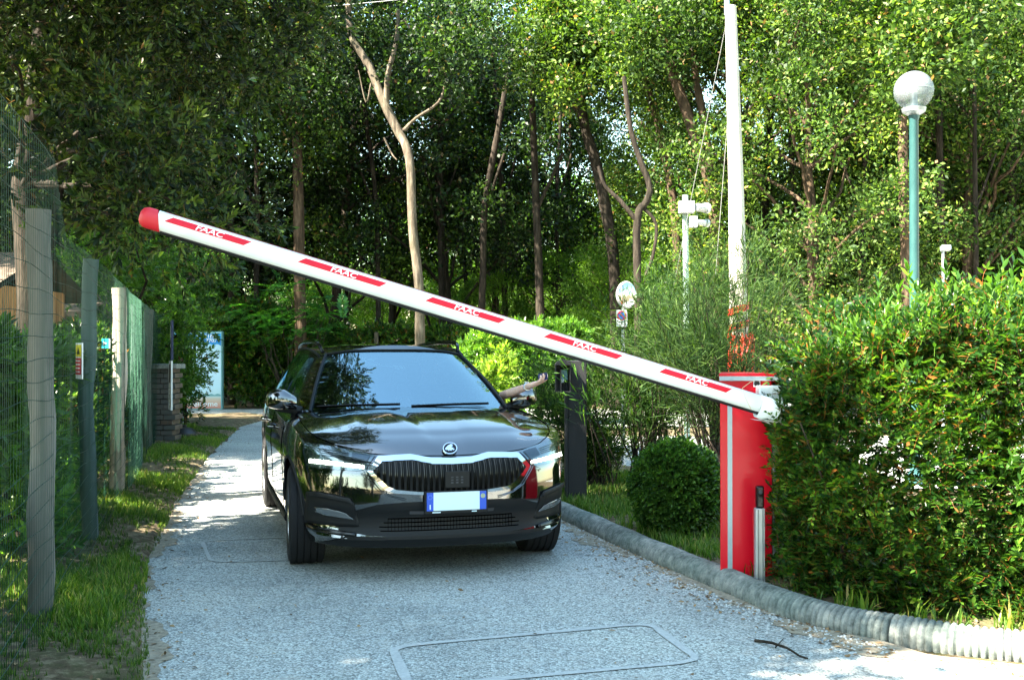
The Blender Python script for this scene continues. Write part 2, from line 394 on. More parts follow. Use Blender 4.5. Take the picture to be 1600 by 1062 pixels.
# ribbed kerb made of short corrugated concrete lengths laid end to end
def kerbmat():
    m = mat('kerb', (.3, .3, .28), .95, spec=.2); v = coords(m); n = noise(m, v, 14, 7, .75); n2 = noise(m, v, 2.3, 3)
    c = ramp(m, n, [(.3, (.06, .07, .065)), (.5, (.18, .195, .185)), (.7, (.34, .34, .31))])
    base(m, mix(m, c, ramp(m, n2, [(.4, (.75, .85, .78)), (.62, (1.1, 1.08, 1.02))]), .8, 'MULTIPLY')); bump(m, n, .7, .008)
kerbmat()
Ls = np.r_[0, np.cumsum([(KC[i+1]-KC[i]).length for i in range(259)])]
def kpos(s): return Vector((np.interp(s, Ls, [p.x for p in KC]), np.interp(s, Ls, [p.y for p in KC]), 0))
s0 = 1.0; k = 0
while s0 < Ls[-1]-1.1:
    ln = .98; rows = []; nr = int(ln/.0055)
    for i in range(nr+1):
        s = s0+ln*i/nr; p = kpos(s); d = (kpos(s+.02)-kpos(s-.02)).normalized(); nn = Vector((-d.y, d.x, 0)); e = min(i, nr-i)
        ph = (s*1000/33) % 1; r = .091-.016*(1-abs(math.sin(ph*math.pi)))**1.6+random.uniform(-.0006, .0006)+.0025*math.sin(s*9)
        if e == 0: r *= .86
        rows.append([p+nn*r*math.cos(a)+Vector((0, 0, .028+r*math.sin(a))) for a in np.linspace(-.5, math.pi+.5, 15)])
    mb = MB().grid(rows); mid = kpos(s0+ln/2)
    for e in (rows[0], rows[-1]): mb.add(e, [tuple(range(15))])
    o = mb.build('kerb_stone', 'kerb', angle=38); solo(o, (mid.x, mid.y, 0))
    o['_y'] = mid.y; o['_x'] = mid.x; k += 1; s0 += ln+.006
kerbs = [o for o in C.objects if o.name.startswith('kerb_stone')]
for i, o in enumerate(kerbs):
    x, y = o['_x'], o['_y']; del o['_x']; del o['_y']
    where = ['furthest ribbed grey kerb length, past the car where the drive curves away', 'ribbed kerb length beside the far half of the black car',
             'ribbed kerb length between the black card reader column and the car', 'shaded ribbed kerb length beside the front wheel of the car',
             'ribbed grey kerb length in front of the clipped box ball', 'ribbed kerb length at the grass just left of the red cabinet',
             'ribbed kerb length directly below the red barrier cabinet', 'ribbed kerb length where the kerb starts to bend, just right of the red cabinet',
             'sunlit ribbed kerb length at the left foot of the big hedge', 'pale sunny ribbed kerb length below the middle of the big hedge',
             'pale ribbed kerb length in the bottom right corner below the hedge', 'ribbed kerb length running out of the picture on the right',
             'first ribbed kerb length right of the picture edge', 'second ribbed kerb length right of the picture edge', 'third ribbed kerb length right of the picture edge', 'last ribbed kerb length far right']
    tag(o, where[min(i, len(where)-1)], 'kerb', 'ribbed kerb lengths along the drive')
# ------------------------------------------------------------------ wire fence with wooden posts
varied('wood_post', (.05, .052, .045), (.17, .16, .135), 9, .9, bs=1, bd=.02, stretch=(1, 1, .07))
varied('wood_green', (.03, .055, .05), (.09, .125, .11), 9, .9, bs=.9, bd=.012, stretch=(1, 1, .10))
varied('wood_sunlit', (.26, .21, .16), (.50, .44, .36), 8, .9, bs=.9, bd=.012, stretch=(1, 1, .12))  # sunlight on the third post is put into this paler wood colour
mat('wire_green', (.006, .04, .024), .45, spec=.4)
def fx(y): return -2.37-.277*(y-5.5)
fence = thing('wire_fence', 'tall green welded wire fence on weathered wooden posts along the left of the drive', 'fence', (fx(5.5), 5.5, 0))
posts = [(5.43, 2.11, .060, 'wood_post', 'nearest post, thick grey split wood with a blue green foot'), (7.55, 2.04, .052, 'wood_green', 'second post, darker and mossy green'),
         (10.0, 1.98, .064, 'wood_sunlit', 'third post, pale and sunlit'), (12.4, 1.93, .055, 'wood_green', None), (14.6, 1.95, .06, 'wood_post', None), (16.9, 1.95, .06, 'wood_green', None), (3.1, 2.2, .06, 'wood_post', None), (.6, 2.2, .06, 'wood_post', None)]
for y, h, r, m, lb in posts:
    mb = MB(); P = []; rad = []
    for i in range(15):
        z = h*i/14; P.append((fx(y)+.012*math.sin(z*3+y)+.006*math.sin(z*9+y), y+.01*math.cos(z*4), z-.02)); rad.append(r*(1.06-.08*i/14+.04*math.sin(z*8+y*3)))
    mb.tube(P, rad, 14, jit=.10); p = mb.build('post', m, fence)
    if lb: p['label'] = lb
mb = MB(); ys = np.arange(-1.0, 17.4, .052)
def top(y): return 2.34 if y < 5.4 else 2.34-.34*min(1, (y-5.4)/.5)-.07*min(1, max(0, (y-8)/4))
for y in ys:
    x0 = fx(y)+.068; w = .006*math.sin(y*4)
    mb.tube([(x0+w, y, .03), (x0-w+.006*math.sin(y*13), y, 1.1), (x0+w, y, top(y))], .0012, 3, caps=False)
for k, z in enumerate(np.arange(.08, 2.34, .098)):
    P = []
    for y in np.arange(-1.0, 17.4, .13):
        zz = z+.012*math.sin(y*2.2+k)+.008*math.sin(y*5.1+2*k)
        if z > top(y): continue
        P.append((fx(y)+.066, y, min(zz, top(y))))
    if len(P) > 2: mb.tube(P, .0018, 3, caps=False)
wf = mb.build('wire_mesh', 'wire_green', fence)
mb = MB()     # loose green shade netting by the sunlit post
for k in range(26):
    y = 10.05+k*.075
    mb.tube([(fx(y)+.09+.01*math.sin(k*2.1), y, .1), (fx(y)+.10+.014*math.sin(k), y, .9), (fx(y)+.085, y, 1.93)], .0018, 4, caps=False)
for k in range(34):
    z = .12+k*.053; mb.tube([(fx(y)+.095, y, z+.01*math.sin(y*9+k)) for y in np.linspace(10.05, 11.95, 12)], .0014, 3, caps=False)
mat('net_green', (.05, .15, .085), .8); mb.build('shade_netting', 'net_green', fence)
# ------------------------------------------------------------------ signs and small things on the left
def plate(name, label, cat, c, w, h, yaw, cols, pieces, group=None, thick=.006):
    """a flat sign: board plus raised printed marks. pieces: (x0,z0,x1,z1,mat) in 0..1 or ('t',text,x,z,size,mat)"""
    t = thing(name, label, cat, (c[0], c[1], c[2]), yaw, group)
    b = MB().box((0, 0, h/2), (w, thick, h)).build('board', cols, t, local=True, smooth=False)
    k = 0
    for p in pieces:
        k += 1; y = -thick/2-.0015-.0006*k
        if p[0] == 't':
            V, f = text_mb(p[1], p[4], .0, 1.0); V = [(p[2]*w-w/2+a, y, p[3]*h+bz) for a, bz in V]
            MB().add(V, f).build('lettering', p[5], t, local=True, smooth=False)
        elif p[0] == 'p':
            V = [(a*w-w/2, y, z*h) for a, z in p[1]]; MB().add(V, [tuple(range(len(V)))]).build(p[3], p[2], t, local=True, smooth=False)
        else:
            x0, z0, x1, z1, m = p[:5]; MB().add([(x0*w-w/2, y, z0*h), (x1*w-w/2, y, z0*h), (x1*w-w/2, y, z1*h), (x0*w-w/2, y, z1*h)], [(0, 1, 2, 3)]).build(p[5] if len(p) > 5 else 'printed_panel', m, t, local=True, smooth=False)
    return t
for n, c in dict(white=(.72, .74, .74), yellow=(.75, .6, .03), red=(.55, .015, .02), blue=(.02, .13, .5), navy=(.01, .02, .07), grey=(.4, .42, .42), black=(.01, .01, .01), cyan=(.02, .42, .5), teal=(.16, .36, .36)).items():
    mat('sign_'+n, c, .45)
def warn_pieces(): 
    return [(.08, .62, .92, .95, 'sign_yellow'), ('p', [(.3, .68), (.7, .68), (.5, .9)], 'sign_black', 'triangle'), (.08, .12, .92, .58, 'sign_red'),
            (.18, .48, .82, .52, 'sign_white'), (.18, .38, .82, .42, 'sign_white'), (.18, .28, .82, .32, 'sign_white'), (.18, .18, .82, .22, 'sign_white')]
p = W(108, 585, 6.35); plate('warning_sign', 'narrow yellow and red warning sign on the wire between the first two fence posts', 'sign', (fx(6.35)+.08, 6.35, 1.22), .13, .21, R(-52), 'sign_white', warn_pieces(), 'yellow and red warning signs')
p = W(283, 568, 17.0); plate('warning_sign', 'small yellow and red warning sign on the galvanized pole near the far end', 'sign', (p.x, p.y, p.z), .10, .21, R(-12), 'sign_white', warn_pieces(), 'yellow and red warning signs')
p = W(166, 544, 9.5); plate('small_sign', 'tiny blue and white square sign seen behind the wire fence', 'sign', (p.x, p.y, p.z), .075, .085, 0, 'sign_white', [(.0, .0, .8, 1, 'sign_cyan'), ('p', [(.15, .25), (.6, .5), (.15, .75)], 'sign_white', 'arrow')])
p = W(265, 562, 15.2); plate('blue_board', 'tall narrow dark blue board seen nearly edge on above the white notice', 'sign', (p.x+.03, p.y, p.z), .34, .55, R(-70), 'sign_navy', [(.3, .5, .5, .85, 'sign_white', 'mark'), (.3, .1, .45, .4, 'sign_white', 'mark')], thick=.03)
p = W(263, 640, 15.1); q = plate('notice_board', 'tall narrow white notice with a dark picture below the blue board', 'sign', (p.x+.03, p.y, p.z), .30, .68, R(-66), 'sign_white', [(.25, .55, .75, .93, 'sign_black', 'picture')]+[(.2, .06+i*.075, .8, .085+i*.075, 'sign_grey', 'text_line') for i in range(6)], thick=.02)
# galvanized pole, black sack
varied('galvanized', (.28, .32, .34), (.48, .52, .53), 25, .45, .7, bs=.15)
p = G(286, 668); o = MB().tube([(p.x, p.y, 0), (p.x, p.y, 1.95)], .045, 14).build('metal_pole', 'galvanized'); solo(o, (p.x, p.y, 0))
tag(o, 'short grey galvanized pole carrying the small warning sign at the far end of the fence', 'pole')
varied('sack', (.008, .008, .009), (.02, .02, .02), 8, .35)
p = G(284, 692); mb = MB(); mb.lathe([(.01, 0), (.17, .01), (.2, .06), (.19, .13), (.12, .2), (.05, .22), (.06, .25), (.01, .26)], (0, 0, 0), 18)
mb.v = [(x*(1.25+.12*math.sin(7*z*9+x*9)), y*(1+.1*math.sin(x*20)), z) for x, y, z in mb.v]; o = mb.build('black_sack', 'sack'); o.location = (p.x, p.y, .02)
tag(o, 'shiny black sack lying on the ground at the foot of the galvanized pole', 'sack')
# brick pillar with grey metal box behind the notice
m = mat('brick', (.2, .12, .08), .9); br = N(m, 'ShaderNodeTexBrick'); br.inputs['Scale'].default_value = 4.2; L(m, coords(m, (1, 1, 1)), br.inputs['Vector'])
for i, c in enumerate([(.07, .045, .03), (.11, .075, .05), (.08, .08, .07)]): br.inputs[i+1].default_value = (*c, 1)
base(m, br.outputs['Color'])
pb = Vector((fx(15.6)+.02, 15.9, 0)); t = thing('brick_pillar', 'low brick pillar with a flat cap at the far end of the wire fence', 'pillar', pb)
mb = MB()
for k in range(15):
    for sx in (-1, 0, 1): mb.box((sx*.178+(.02 if k % 2 else -.02), random.uniform(-.004, .004), .04+k*.075), (.17, .36, .066))
mb.build('brickwork', 'brick', t, local=True, smooth=False, bevel=.004)
MB().box((0, 0, 1.15), (.62, .46, .07)).build('cap', 'kerb', t, local=True, bevel=.01, smooth=False)
# wooden cabin behind the fence
m = mat('cabin_wood', (.3, .15, .06), .75); v = coords(m, (14, 14, 1.2)); n = noise(m, v, 1.5, 5); base(m, ramp(m, n, [(.3, (.28, .12, .045)), (.7, (.52, .26, .10))])); bump(m, n, .4, .01)
m = mat('cabin_dark', (.03, .02, .015), .8)
varied('roof_felt', (.07, .05, .035), (.15, .11, .075), 12, .95)
mat('pane', (.02, .03, .03), .05, spec=.8)
def cabin(cx, cy, w, d, h, m, label, win):
    t = thing('cabin', label, 'cabin', (cx, cy, 0)); mb = MB(); n = int(w/.12)
    for i in range(n): mb.box((-w/2+w*(i+.5)/n, -d/2, h/2), (w/n-.006, .03, h))
    n = int(d/.12)
    for i in range(n): mb.box((w/2, -d/2+d*(i+.5)/n, h/2), (.03, d/n-.006, h))
    mb.box((0, d/2, h/2), (w, .04, h)); mb.box((-w/2, 0, h/2), (.04, d, h)); mb.build('wall', m, t, local=True, smooth=False)
    P = [[(-w/2-.25, -d/2-.3, h-.06), (w/2+.25, -d/2-.3, h-.06)], [(-w/2-.25, 0, h+.45), (w/2+.25, 0, h+.45)], [(-w/2-.25, d/2+.3, h-.06), (w/2+.25, d/2+.3, h-.06)]]
    mb = MB().grid(P); mb.grid([[(a, b, c-.07) for a, b, c in r] for r in P]); mb.box((0, -d/2-.3, h-.09), (w+.5, .03, .14)); mb.build('roof', 'roof_felt', t, local=True, smooth=False)
    if win:
        x, z, a, b = win; f = MB()
        for c_, d_ in (((x, -d/2-.03, z+b/2), (a+.1, .05, .05)), ((x, -d/2-.03, z-b/2), (a+.1, .05, .05)), ((x-a/2, -d/2-.03, z), (.05, .05, b)), ((x+a/2, -d/2-.03, z), (.05, .05, b)), ((x, -d/2-.03, z), (.035, .04, b))): f.box(c_, d_)
        f = f.build('window', 'cabin_wood', t, local=True, smooth=False); MB().box((x, -d/2-.022, z), (a, .01, b)).build('pane', 'pane', f, local=True, smooth=False)
    return t
cabin(PXD(103, 17)-.55, 18.5, 2.3, 2.6, 2.0, 'cabin_dark', 'dark brown hut with a small window and pale roof behind the wire fence', (.55, 1.35, .6, .55))
cabin(PXD(18, 12.4)-1.62, 13.5, 2.6, 2.2, 2.15, 'cabin_wood', 'warm orange timber cabin corner at the left edge behind the fence', (-.3, 1.4, .5, .5))
# big totem sign at the crossing
tp = Vector((PXD(345, 25.2)-.62, 25.3, 0)); ww, hh = 1.18, 1.78
t = thing('welcome_totem', 'tall illuminated style welcome board with blue sky band, white middle and sandy foot', 'sign', tp, R(4))
MB().box((0, .1, hh/2+.02), (ww+.06, .2, hh+.04)).build('cabinet', 'sign_teal', t, local=True, smooth=False, bevel=.01)
m = mat('totem_face', (1, 1, 1), .35); s = N(m, 'ShaderNodeSeparateXYZ'); L(m, coords(m), s.inputs[0]); md = N(m, 'ShaderNodeMath', operation='DIVIDE'); L(m, s.outputs[2], md.inputs[0]); md.inputs[1].default_value = hh
base(m, ramp(m, md.outputs[0], [(0, (.50, .16, .12)), (.06, (.62, .33, .25)), (.14, (.6, .5, .38)), (.18, (.5, .66, .68)), (.3, (.55, .76, .84)), (.7, (.55, .77, .88)), (.83, (.5, .76, .88))]))
MB().box((0, -.006, hh/2+.02), (ww, .012, hh-.02)).build('face', 'totem_face', t, local=True, smooth=False)
def wavy(z0, z1, amp, n, up):
    V = []; k = 60
    for i in range(k+1):
        x = -ww/2+ww*i/k; V.append((x, -.0165, z0+amp*abs(math.sin(i/k*n*math.pi)) if not up else z0)); V.append((x, -.0165, z1 if not up else z1+amp*abs(math.sin(i/k*n*math.pi))))
    return V, [(2*i, 2*i+2, 2*i+3, 2*i+1) for i in range(k)]
mat('sky_blue', (.02, .30, .68), .4); mat('sky_blue_deep', (.01, .16, .55), .4); mat('pale_letter', (.75, .8, .78), .4)
MB().add(*wavy(hh*.83, hh*.995, .045, 7, False)).build('blue_band', 'sky_blue', t, local=True, smooth=False)
V, f = wavy(hh*.87, hh*.90, .03, 6, False); MB().add([(a, b-.002, c) for a, b, c in V], f).build('wave_band', 'sky_blue_deep', t, local=True, smooth=False)
MB().add(*wavy(hh*.175, hh*.19, .03, 8, True)).build('wave_band', 'sign_teal', t, local=True, smooth=False)
for s_, x, z, sz in (('Tel.0188', .24, 1.70, .115), ('7707', .37, 1.60, .115), ('welcome', .18, .13, .17)):
    V, f = text_mb(s_, sz, .002, 1.1); MB().add([(a+x, -.021, b+z) for a, b in V], f).build('lettering', 'pale_letter', t, local=True, smooth=False)
mb = MB()     # rope-like line drawn on the white part
mb.tube([(.08+.035*math.sin(i*1.1), -.018, .5+i*.032) for i in range(28)], .007, 5); mb.build('drawn_line', 'sign_teal', t, local=True)
# ------------------------------------------------------------------ concrete pole, lamp, cameras, signs on the right
varied('pole_concrete', (.36, .33, .26), (.52, .49, .41), 7, .85, bs=.25, stretch=(1, 1, .25))
def netmat():
    m = mat('net_red', (.75, .05, .03), .6)
netmat()
a = W(1155, 546, 12.0); x1 = W(1141.5, 10, 12.0)
t = thing('concrete_pole', 'tall cream concrete utility pole wrapped in red netting at its foot', 'utility pole', (a.x+.02, 12, 0))
MB().tube([(a.x+.02, 12, 0), (a.x, 12, 1.4), ((a.x+x1.x)/2+.01, 12, 3.3), (x1.x, 12, x1.z)], [.112, .104, .083, .062], 20).build('pole', 'pole_concrete', t)
MB().tube([(x1.x-.04, 12, x1.z-.1), (x1.x-.045, 12, x1.z+.9)], .03, 10).build('top_pipe', 'galvanized', t)
mb = MB()
for k in range(3):
    a0 = 1.5+k*.1
for j in range(22):        # diamond netting
    for sd in (1, -1):
        P = []
        for i in range(16):
            z = .05+i*.1; rr = .135+(.07*max(0, 1-z/1.1)); an = sd*(z*2.6)+j*2*math.pi/22; P.append((a.x+.02+rr*math.cos(an)+.008*math.sin(z*20+j), 12+rr*math.sin(an), z+.03*math.sin(j*1.7)))
        mb.tube(P, .0085, 4, caps=False)
mb.build('safety_netting', 'net_red', t)
mb = MB()
for j in range(60):
    z0_ = .35+1.35*j/60; mb.lathe([(.1185, 0), (.1195, .011), (.1185, .022)], (a.x+.014-.012*z0_, 12, z0_), 16) if j == 0 else None
P = []
for j in range(120):      # one spiral winding of red tape
    th = j*.42; z0_ = .4+1.45*j/120; P.append([(a.x+.018-.014*z0_+.115*math.cos(th), 12+.115*math.sin(th), z0_), (a.x+.018-.014*z0_+.115*math.cos(th), 12+.115*math.sin(th), z0_+.075)])
mb = MB().grid(P); mb.build('red_tape', 'sign_red', t)
mat('wire_dark', (.12, .12, .12), .6); mat('wire_light', (.28, .28, .26), .5)
def wire(name, label, A, B, sag, m, r=.006, parent=None):
    A, B = Vector(A), Vector(B); P = [A.lerp(B, i/24)+Vector((0, 0, -sag*4*(i/24)*(1-i/24))) for i in range(25)]
    o = MB().tube(P, r, 5).build(name, m, parent)
    if not parent: solo(o, tuple(P[0])); tag(o, label, 'cable')
    return o
wire('overhead_cable', 'pale overhead cable crossing the top left of the trees', W(330, 24, 15), W(700, -8, 15), .02, 'wire_light', .006)
wire('guy_wire', 'long thin slanting stay wire running down left of the concrete pole', W(1138, 20, 12), W(1050, 460, 13.5), .0, 'wire_light', .0038)
wire('guy_wire', 'second thin stay wire close beside the concrete pole', W(1143, 110, 12), W(1118, 430, 12.6), .0, 'wire_light', .0034)
# globe lamp
varied('lamp_green', (.02, .075, .075), (.035, .11, .105), 18, .45, bs=.1, stretch=(1, 1, .3))
lp = W(1429, 546, 11.3); t = thing('globe_lamp', 'tall green lamp post with a clear plastic globe above the hedge', 'street lamp', (lp.x, lp.y, 0))
MB().lathe([(.10, 0), (.10, .08), (.055, .12), (.048, 1.2), (.046, 3.78), (.055, 3.80), (.055, 3.86), (0, 3.87)], (lp.x, lp.y, 0), 20).build('pole', 'lamp_green', t)
MB().lathe([(.05, 3.82), (.115, 3.86), (.125, 3.90), (.09, 3.91), (.04, 3.92), (.035, 4.06), (0, 4.07)], (lp.x, lp.y, 0), 24).build('collar', 'galvanized', t)
m = mat('globe_glass', (.9, .93, .95), .3, spec=.4); b = m.node_tree.nodes['Principled BSDF']; tr = N(m, 'ShaderNodeBsdfTransparent'); tr.inputs[0].default_value = (.86, .9, .9, 1)
b.inputs['Base Color'].default_value = (.30, .33, .34, 1); mx = N(m, 'ShaderNodeMixShader'); mx.inputs[0].default_value = .62; L(m, b.outputs[0], mx.inputs[1]); L(m, tr.outputs[0], mx.inputs[2]); L(m, mx.outputs[0], m.node_tree.nodes['Material Output'].inputs[0])
pr = [(.2*math.sin(q), 4.085-.2*math.cos(q)) for q in np.linspace(.45, math.pi, 26)]; pr = [(max(r_, 0), z) for r_, z in pr]
MB().lathe(pr, (lp.x, lp.y, 0), 40).build('globe', 'globe_glass', t)
MB().lathe([(.199, 4.08), (.2035, 4.085), (.199, 4.09)], (lp.x, lp.y, 0), 40).build('seam', 'globe_glass', t)
MB().lathe([(.0, 4.05), (.035, 4.06), (.045, 4.12), (.035, 4.2), (0, 4.23)], (lp.x, lp.y, 0), 16).build('bulb', 'sign_white', t)
# camera pole
varied('pole_pale_green', (.30, .42, .36), (.42, .54, .46), 14, .5, bs=.1)
cp = W(1071, 546, 13.5); t = thing('camera_pole', 'pale green pole carrying two white security cameras and a junction box', 'security cameras', (cp.x, cp.y, 0))
tz = W(1071, 305, 13.5).z; MB().tube([(cp.x+.02, cp.y, 0), (cp.x, cp.y, tz)], .036, 14).build('pole', 'pole_pale_green', t)
mat('cam_white', (.46, .46, .44), .4)
for dz, nm in ((tz-.16, 'junction_box'),): MB().box((cp.x+.005, cp.y-.07, dz), (.19, .1, .15)).build(nm, 'cam_white', t, bevel=.01, smooth=False)
MB().box((cp.x+.09, cp.y-.06, tz-.34), (.10, .08, .14)).build('junction_box', 'cam_white', t, bevel=.01, smooth=False)
for dz, s_ in ((tz-.16, 1.0), (tz-.345, .75)):
    rt = Matrix.Rotation(R(90), 3, 'Y') @ Matrix.Rotation(R(-35), 3, 'X')
    c_ = MB().lathe([(0, 0), (.045*s_, 0), (.05*s_, .03), (.052*s_, .16), (.066*s_, .165), (.066*s_, .20), (.05*s_, .20), (.045*s_, .175), (0, .175)], (cp.x+.12, cp.y-.08, dz), 18, rot=rt).build('camera', 'cam_white', t)
    MB().lathe([(0, .178), (.04*s_, .178), (.04*s_, .181), (0, .182)], (cp.x+.12, cp.y-.08, dz), 14, rot=rt).build('lens', 'sign_black', c_)
# mirror and no parking sign on one pole
rp = W(974, 546, 13.0); t = thing('sign_pole', 'thin grey pole with a round traffic mirror and a small no parking sign', 'traffic mirror', (rp.x, rp.y, 0))
MB().tube([(rp.x, rp.y+.03, 0), (rp.x, rp.y+.03, 2.15)], .024, 10).build('pole', 'galvanized', t)
mz = W(0, 461, 13).z; rt = Matrix.Rotation(R(38), 3, 'Z') @ Matrix.Rotation(R(90), 3, 'X')
MB().lathe([(0, .0), (.155, .0), (.165, .02), (.15, .04), (0, .05)], (rp.x+.02, rp.y-.03, mz), 32, rot=rt).build('mirror_shell', 'cam_white', t)
mat('mirror_face', (.55, .6, .6), .05, metal=1)
MB().lathe([(0, .066), (.07, .062), (.12, .054), (.148, .042)], (rp.x+.02, rp.y-.03, mz), 32, rot=rt).build('mirror_face', 'mirror_face', t)
z0 = W(0, 497, 13).z; MB().box((rp.x-.02, rp.y-.02, z0), (.13, .006, .20)).build('board', 'sign_white', t, smooth=False)
rt = Matrix.Rotation(R(90), 3, 'X'); MB().lathe([(.0, 0), (.056, 0), (.056, .003), (0, .003)], (rp.x-.02, rp.y-.024, z0+.03), 28, rot=rt).build('red_disc', 'sign_red', t)
MB().lathe([(.0, 0), (.042, 0), (.042, .003), (0, .003)], (rp.x-.02, rp.y-.028, z0+.03), 28, rot=rt).build('blue_disc', 'sign_blue', t)
MB().box((rp.x-.02, rp.y-.033, z0+.03), (.09, .003, .013), rot=Matrix.Rotation(R(45), 3, 'Y')).build('red_bar', 'sign_red', t, smooth=False)
# little floodlight right of the lamp
fp = W(1474, 546, 15); t = thing('floodlight', 'small grey floodlight on a short post right of the lamp', 'lamp', (fp.x, fp.y, 0)); fz = W(0, 388, 15).z
MB().tube([(fp.x, fp.y, 0), (fp.x, fp.y, fz)], .02, 8).build('post', 'galvanized', t); MB().box((fp.x+.02, fp.y-.04, fz), (.13, .09, .07), rot=Matrix.Rotation(R(-15), 3, 'X')).build('lamp_head', 'galvanized', t, bevel=.01, smooth=False)
# dark rail fence beyond the box ball
varied('black_wood', (.012, .012, .011), (.035, .032, .028), 12, .85, bs=.6, stretch=(1, 1, .2))
t = thing('rail_fence', 'low black post and rail fence behind the clipped box ball', 'fence', (PXD(1017, 10.6), 10.6, 0))
for x, z in ((1017, 646), (1119, 628)):
    p = W(x, 560, 10.6); MB().tube([(p.x, p.y, -.02), (p.x, p.y, W(0, z-4, 10.6).z+.05)], .055, 12, jit=.06).build('post', 'black_wood', t)
p = W(1017, 628, 10.6); q = W(1250, 622, 10.6); MB().tube([(p.x+.25, 10.6, p.z), (p.x+.55, 10.6, p.z), (q.x, 10.6, q.z)], .045, 12, jit=.06).build('rail', 'black_wood', t)
# card reader column
m = varied('column_black', (.005, .0055, .006), (.012, .0118, .0112), 20, .62, bs=.15); 
sp = N(m, 'ShaderNodeTexVoronoi'); sp.inputs['Scale'].default_value = 55; L(m, coords(m), sp.inputs['Vector'])
base(m, ramp(m, sp.outputs['Distance'], [(0, (.10, .10, .09)), (.07, (.05, .05, .05)), (.12, (.007, .0075, .008))]))
cx, cy = PXD(899, 9.55), 9.55; t = thing('reader_column', 'black card reader column with a hooded box, right of the black car', 'card reader', (cx, cy, 0))
hz = W(0, 563, 9.5).z; MB().box((cx+.012, cy, hz/2), (.165, .16, hz)).build('column', 'column_black', t, smooth=False, bevel=.006)
MB().box((cx-.082, cy-.02, hz/2-.1), (.022, .17, hz-.2)).build('side_channel', 'column_black', t, smooth=False, bevel=.004)
bx = PXD(879, 9.45); zb, zt = W(0, 612, 9.4).z, W(0, 570, 9.4).z
h = MB(); h.box((bx, cy-.16, (zb+zt)/2+.005), (.006, .16, zt-zb)); h.v = []; h.f = []; h.m = []; h.n = 0
h.box((bx-.062, cy-.14, (zb+zt)/2), (.006, .16, zt-zb)); h.box((bx+.06, cy-.14, (zb+zt)/2), (.006, .16, zt-zb)); h.box((bx, cy-.065, (zb+zt)/2), (.12, .012, zt-zb)); h.box((bx, cy-.14, zb+.004), (.12, .16, .008)); h.box((bx-.02, cy-.2, (zb+zt)/2-.02), (.01, .05, zt-zb-.04))
hd = h.build('reader_housing', 'column_black', t, smooth=False)
MB().prism([(bx-.07, zt), (bx+.07, zt), (bx+.055, zt+.02), (bx+.03, zt+.045), (bx-.01, zt+.05), (bx-.05, zt+.025)], 'y', cy-.235, cy-.06).build('hood', 'column_black', t, smooth=False)
MB().box((bx+.015, cy-.10, (zb+zt)/2+.03), (.055, .05, .09)).build('reader_face', 'sign_teal', t, smooth=False, bevel=.004)
MB().box((bx-.002, cy-.135, (zb+zt)/2-.022), (.024, .02, .03)).build('keypad_light', 'sign_white', t, smooth=False, bevel=.003)
# white rendered wall behind the reader column glimpsed through the shrub
# ================================================================== THE CAR (local: x right as seen from the front, y towards its tail, z up)
mat('paint', (.0025, .0025, .003), .10, spec=.5, coat=1.0)
mat('gloss_black', (.003, .003, .003), .18, spec=.35)
mat('black_plastic', (.007, .0075, .008), .55, spec=.3)
M['paint'].node_tree.nodes['Principled BSDF'].inputs['Coat IOR'].default_value = 2.2
mat('seam', (.001, .001, .001), .9, spec=0)
mat('chrome', (.82, .83, .84), .08, metal=1)
mat('tyre', (.014, .014, .015), .75, spec=.3)
mat('alloy', (.5, .51, .53), .22, metal=1)
mat('interior', (.015, .015, .017), .8); mat('interior_grey', (.05, .05, .055), .75)
mat('drl', (.9, 1, .9), .3, emit=(.88, 1.0, .80), es=7.0)
m = mat('car_glass', (.01, .015, .02), .0, spec=.5); b = m.node_tree.nodes['Principled BSDF']
gl = N(m, 'ShaderNodeBsdfGlossy'); gl.inputs['Roughness'].default_value = .0; gl.inputs[0].default_value = (.66, .90, 1, 1)
trn = N(m, 'ShaderNodeBsdfTransparent'); trn.inputs[0].default_value = (.52, .60, .60, 1)
fr = N(m, 'ShaderNodeFresnel'); fr.inputs[0].default_value = 4.2; mx = N(m, 'ShaderNodeMixShader'); L(m, fr.outputs[0], mx.inputs[0])
L(m, trn.outputs[0], mx.inputs[1]); L(m, gl.outputs[0], mx.inputs[2]); L(m, mx.outputs[0], m.node_tree.nodes['Material Output'].inputs[0])
m = mat('lamp_glass', (.14, .175, .18), .10, metal=.9, spec=.7, coat=1)
mat('lamp_inner', (.09, .11, .12), .12, metal=.9); mat('fog_glass', (.10, .11, .12), .08, spec=.8, coat=1)
CARX, CARY, CARYAW = -.352, 6.512, .282
car = thing('car', 'black estate car with lit headlights driving towards the raised barrier', 'car', (CARX, CARY, 0), CARYAW)
CM = wm(car); CI = CM.inverted(); CAMP = CI @ Vector((0, 0, CAMH))
half = catmull([(0, 0), (.2, .006), (.38, .03), (.54, .085), (.67, .165), (.765, .27), (.825, .40), (.865, .56), (.89, .75), (.905, 1.0), (.91, 1.5), (.912, 2.4), (.910, 3.2), (.90, 3.8), (.875, 4.2), (.81, 4.48), (.66, 4.62), (.4, 4.675), (0, 4.689)], 10)
NH = 110; H0 = resample(half, NH)
per = np.concatenate([H0, (H0[1:-1]*np.array([-1, 1]))[::-1]]); NP = len(per)
tg = np.roll(per, -1, 0)-np.roll(per, 1, 0); tg /= np.linalg.norm(tg, axis=1)[:, None]; nrm = np.stack([tg[:, 1], -tg[:, 0]], 1)
if (nrm[5]*per[5]).sum() > 0 and nrm[5][1] > 0: nrm = -nrm
if nrm[0][1] > 0: nrm = -nrm          # outward (front centre points to -y)
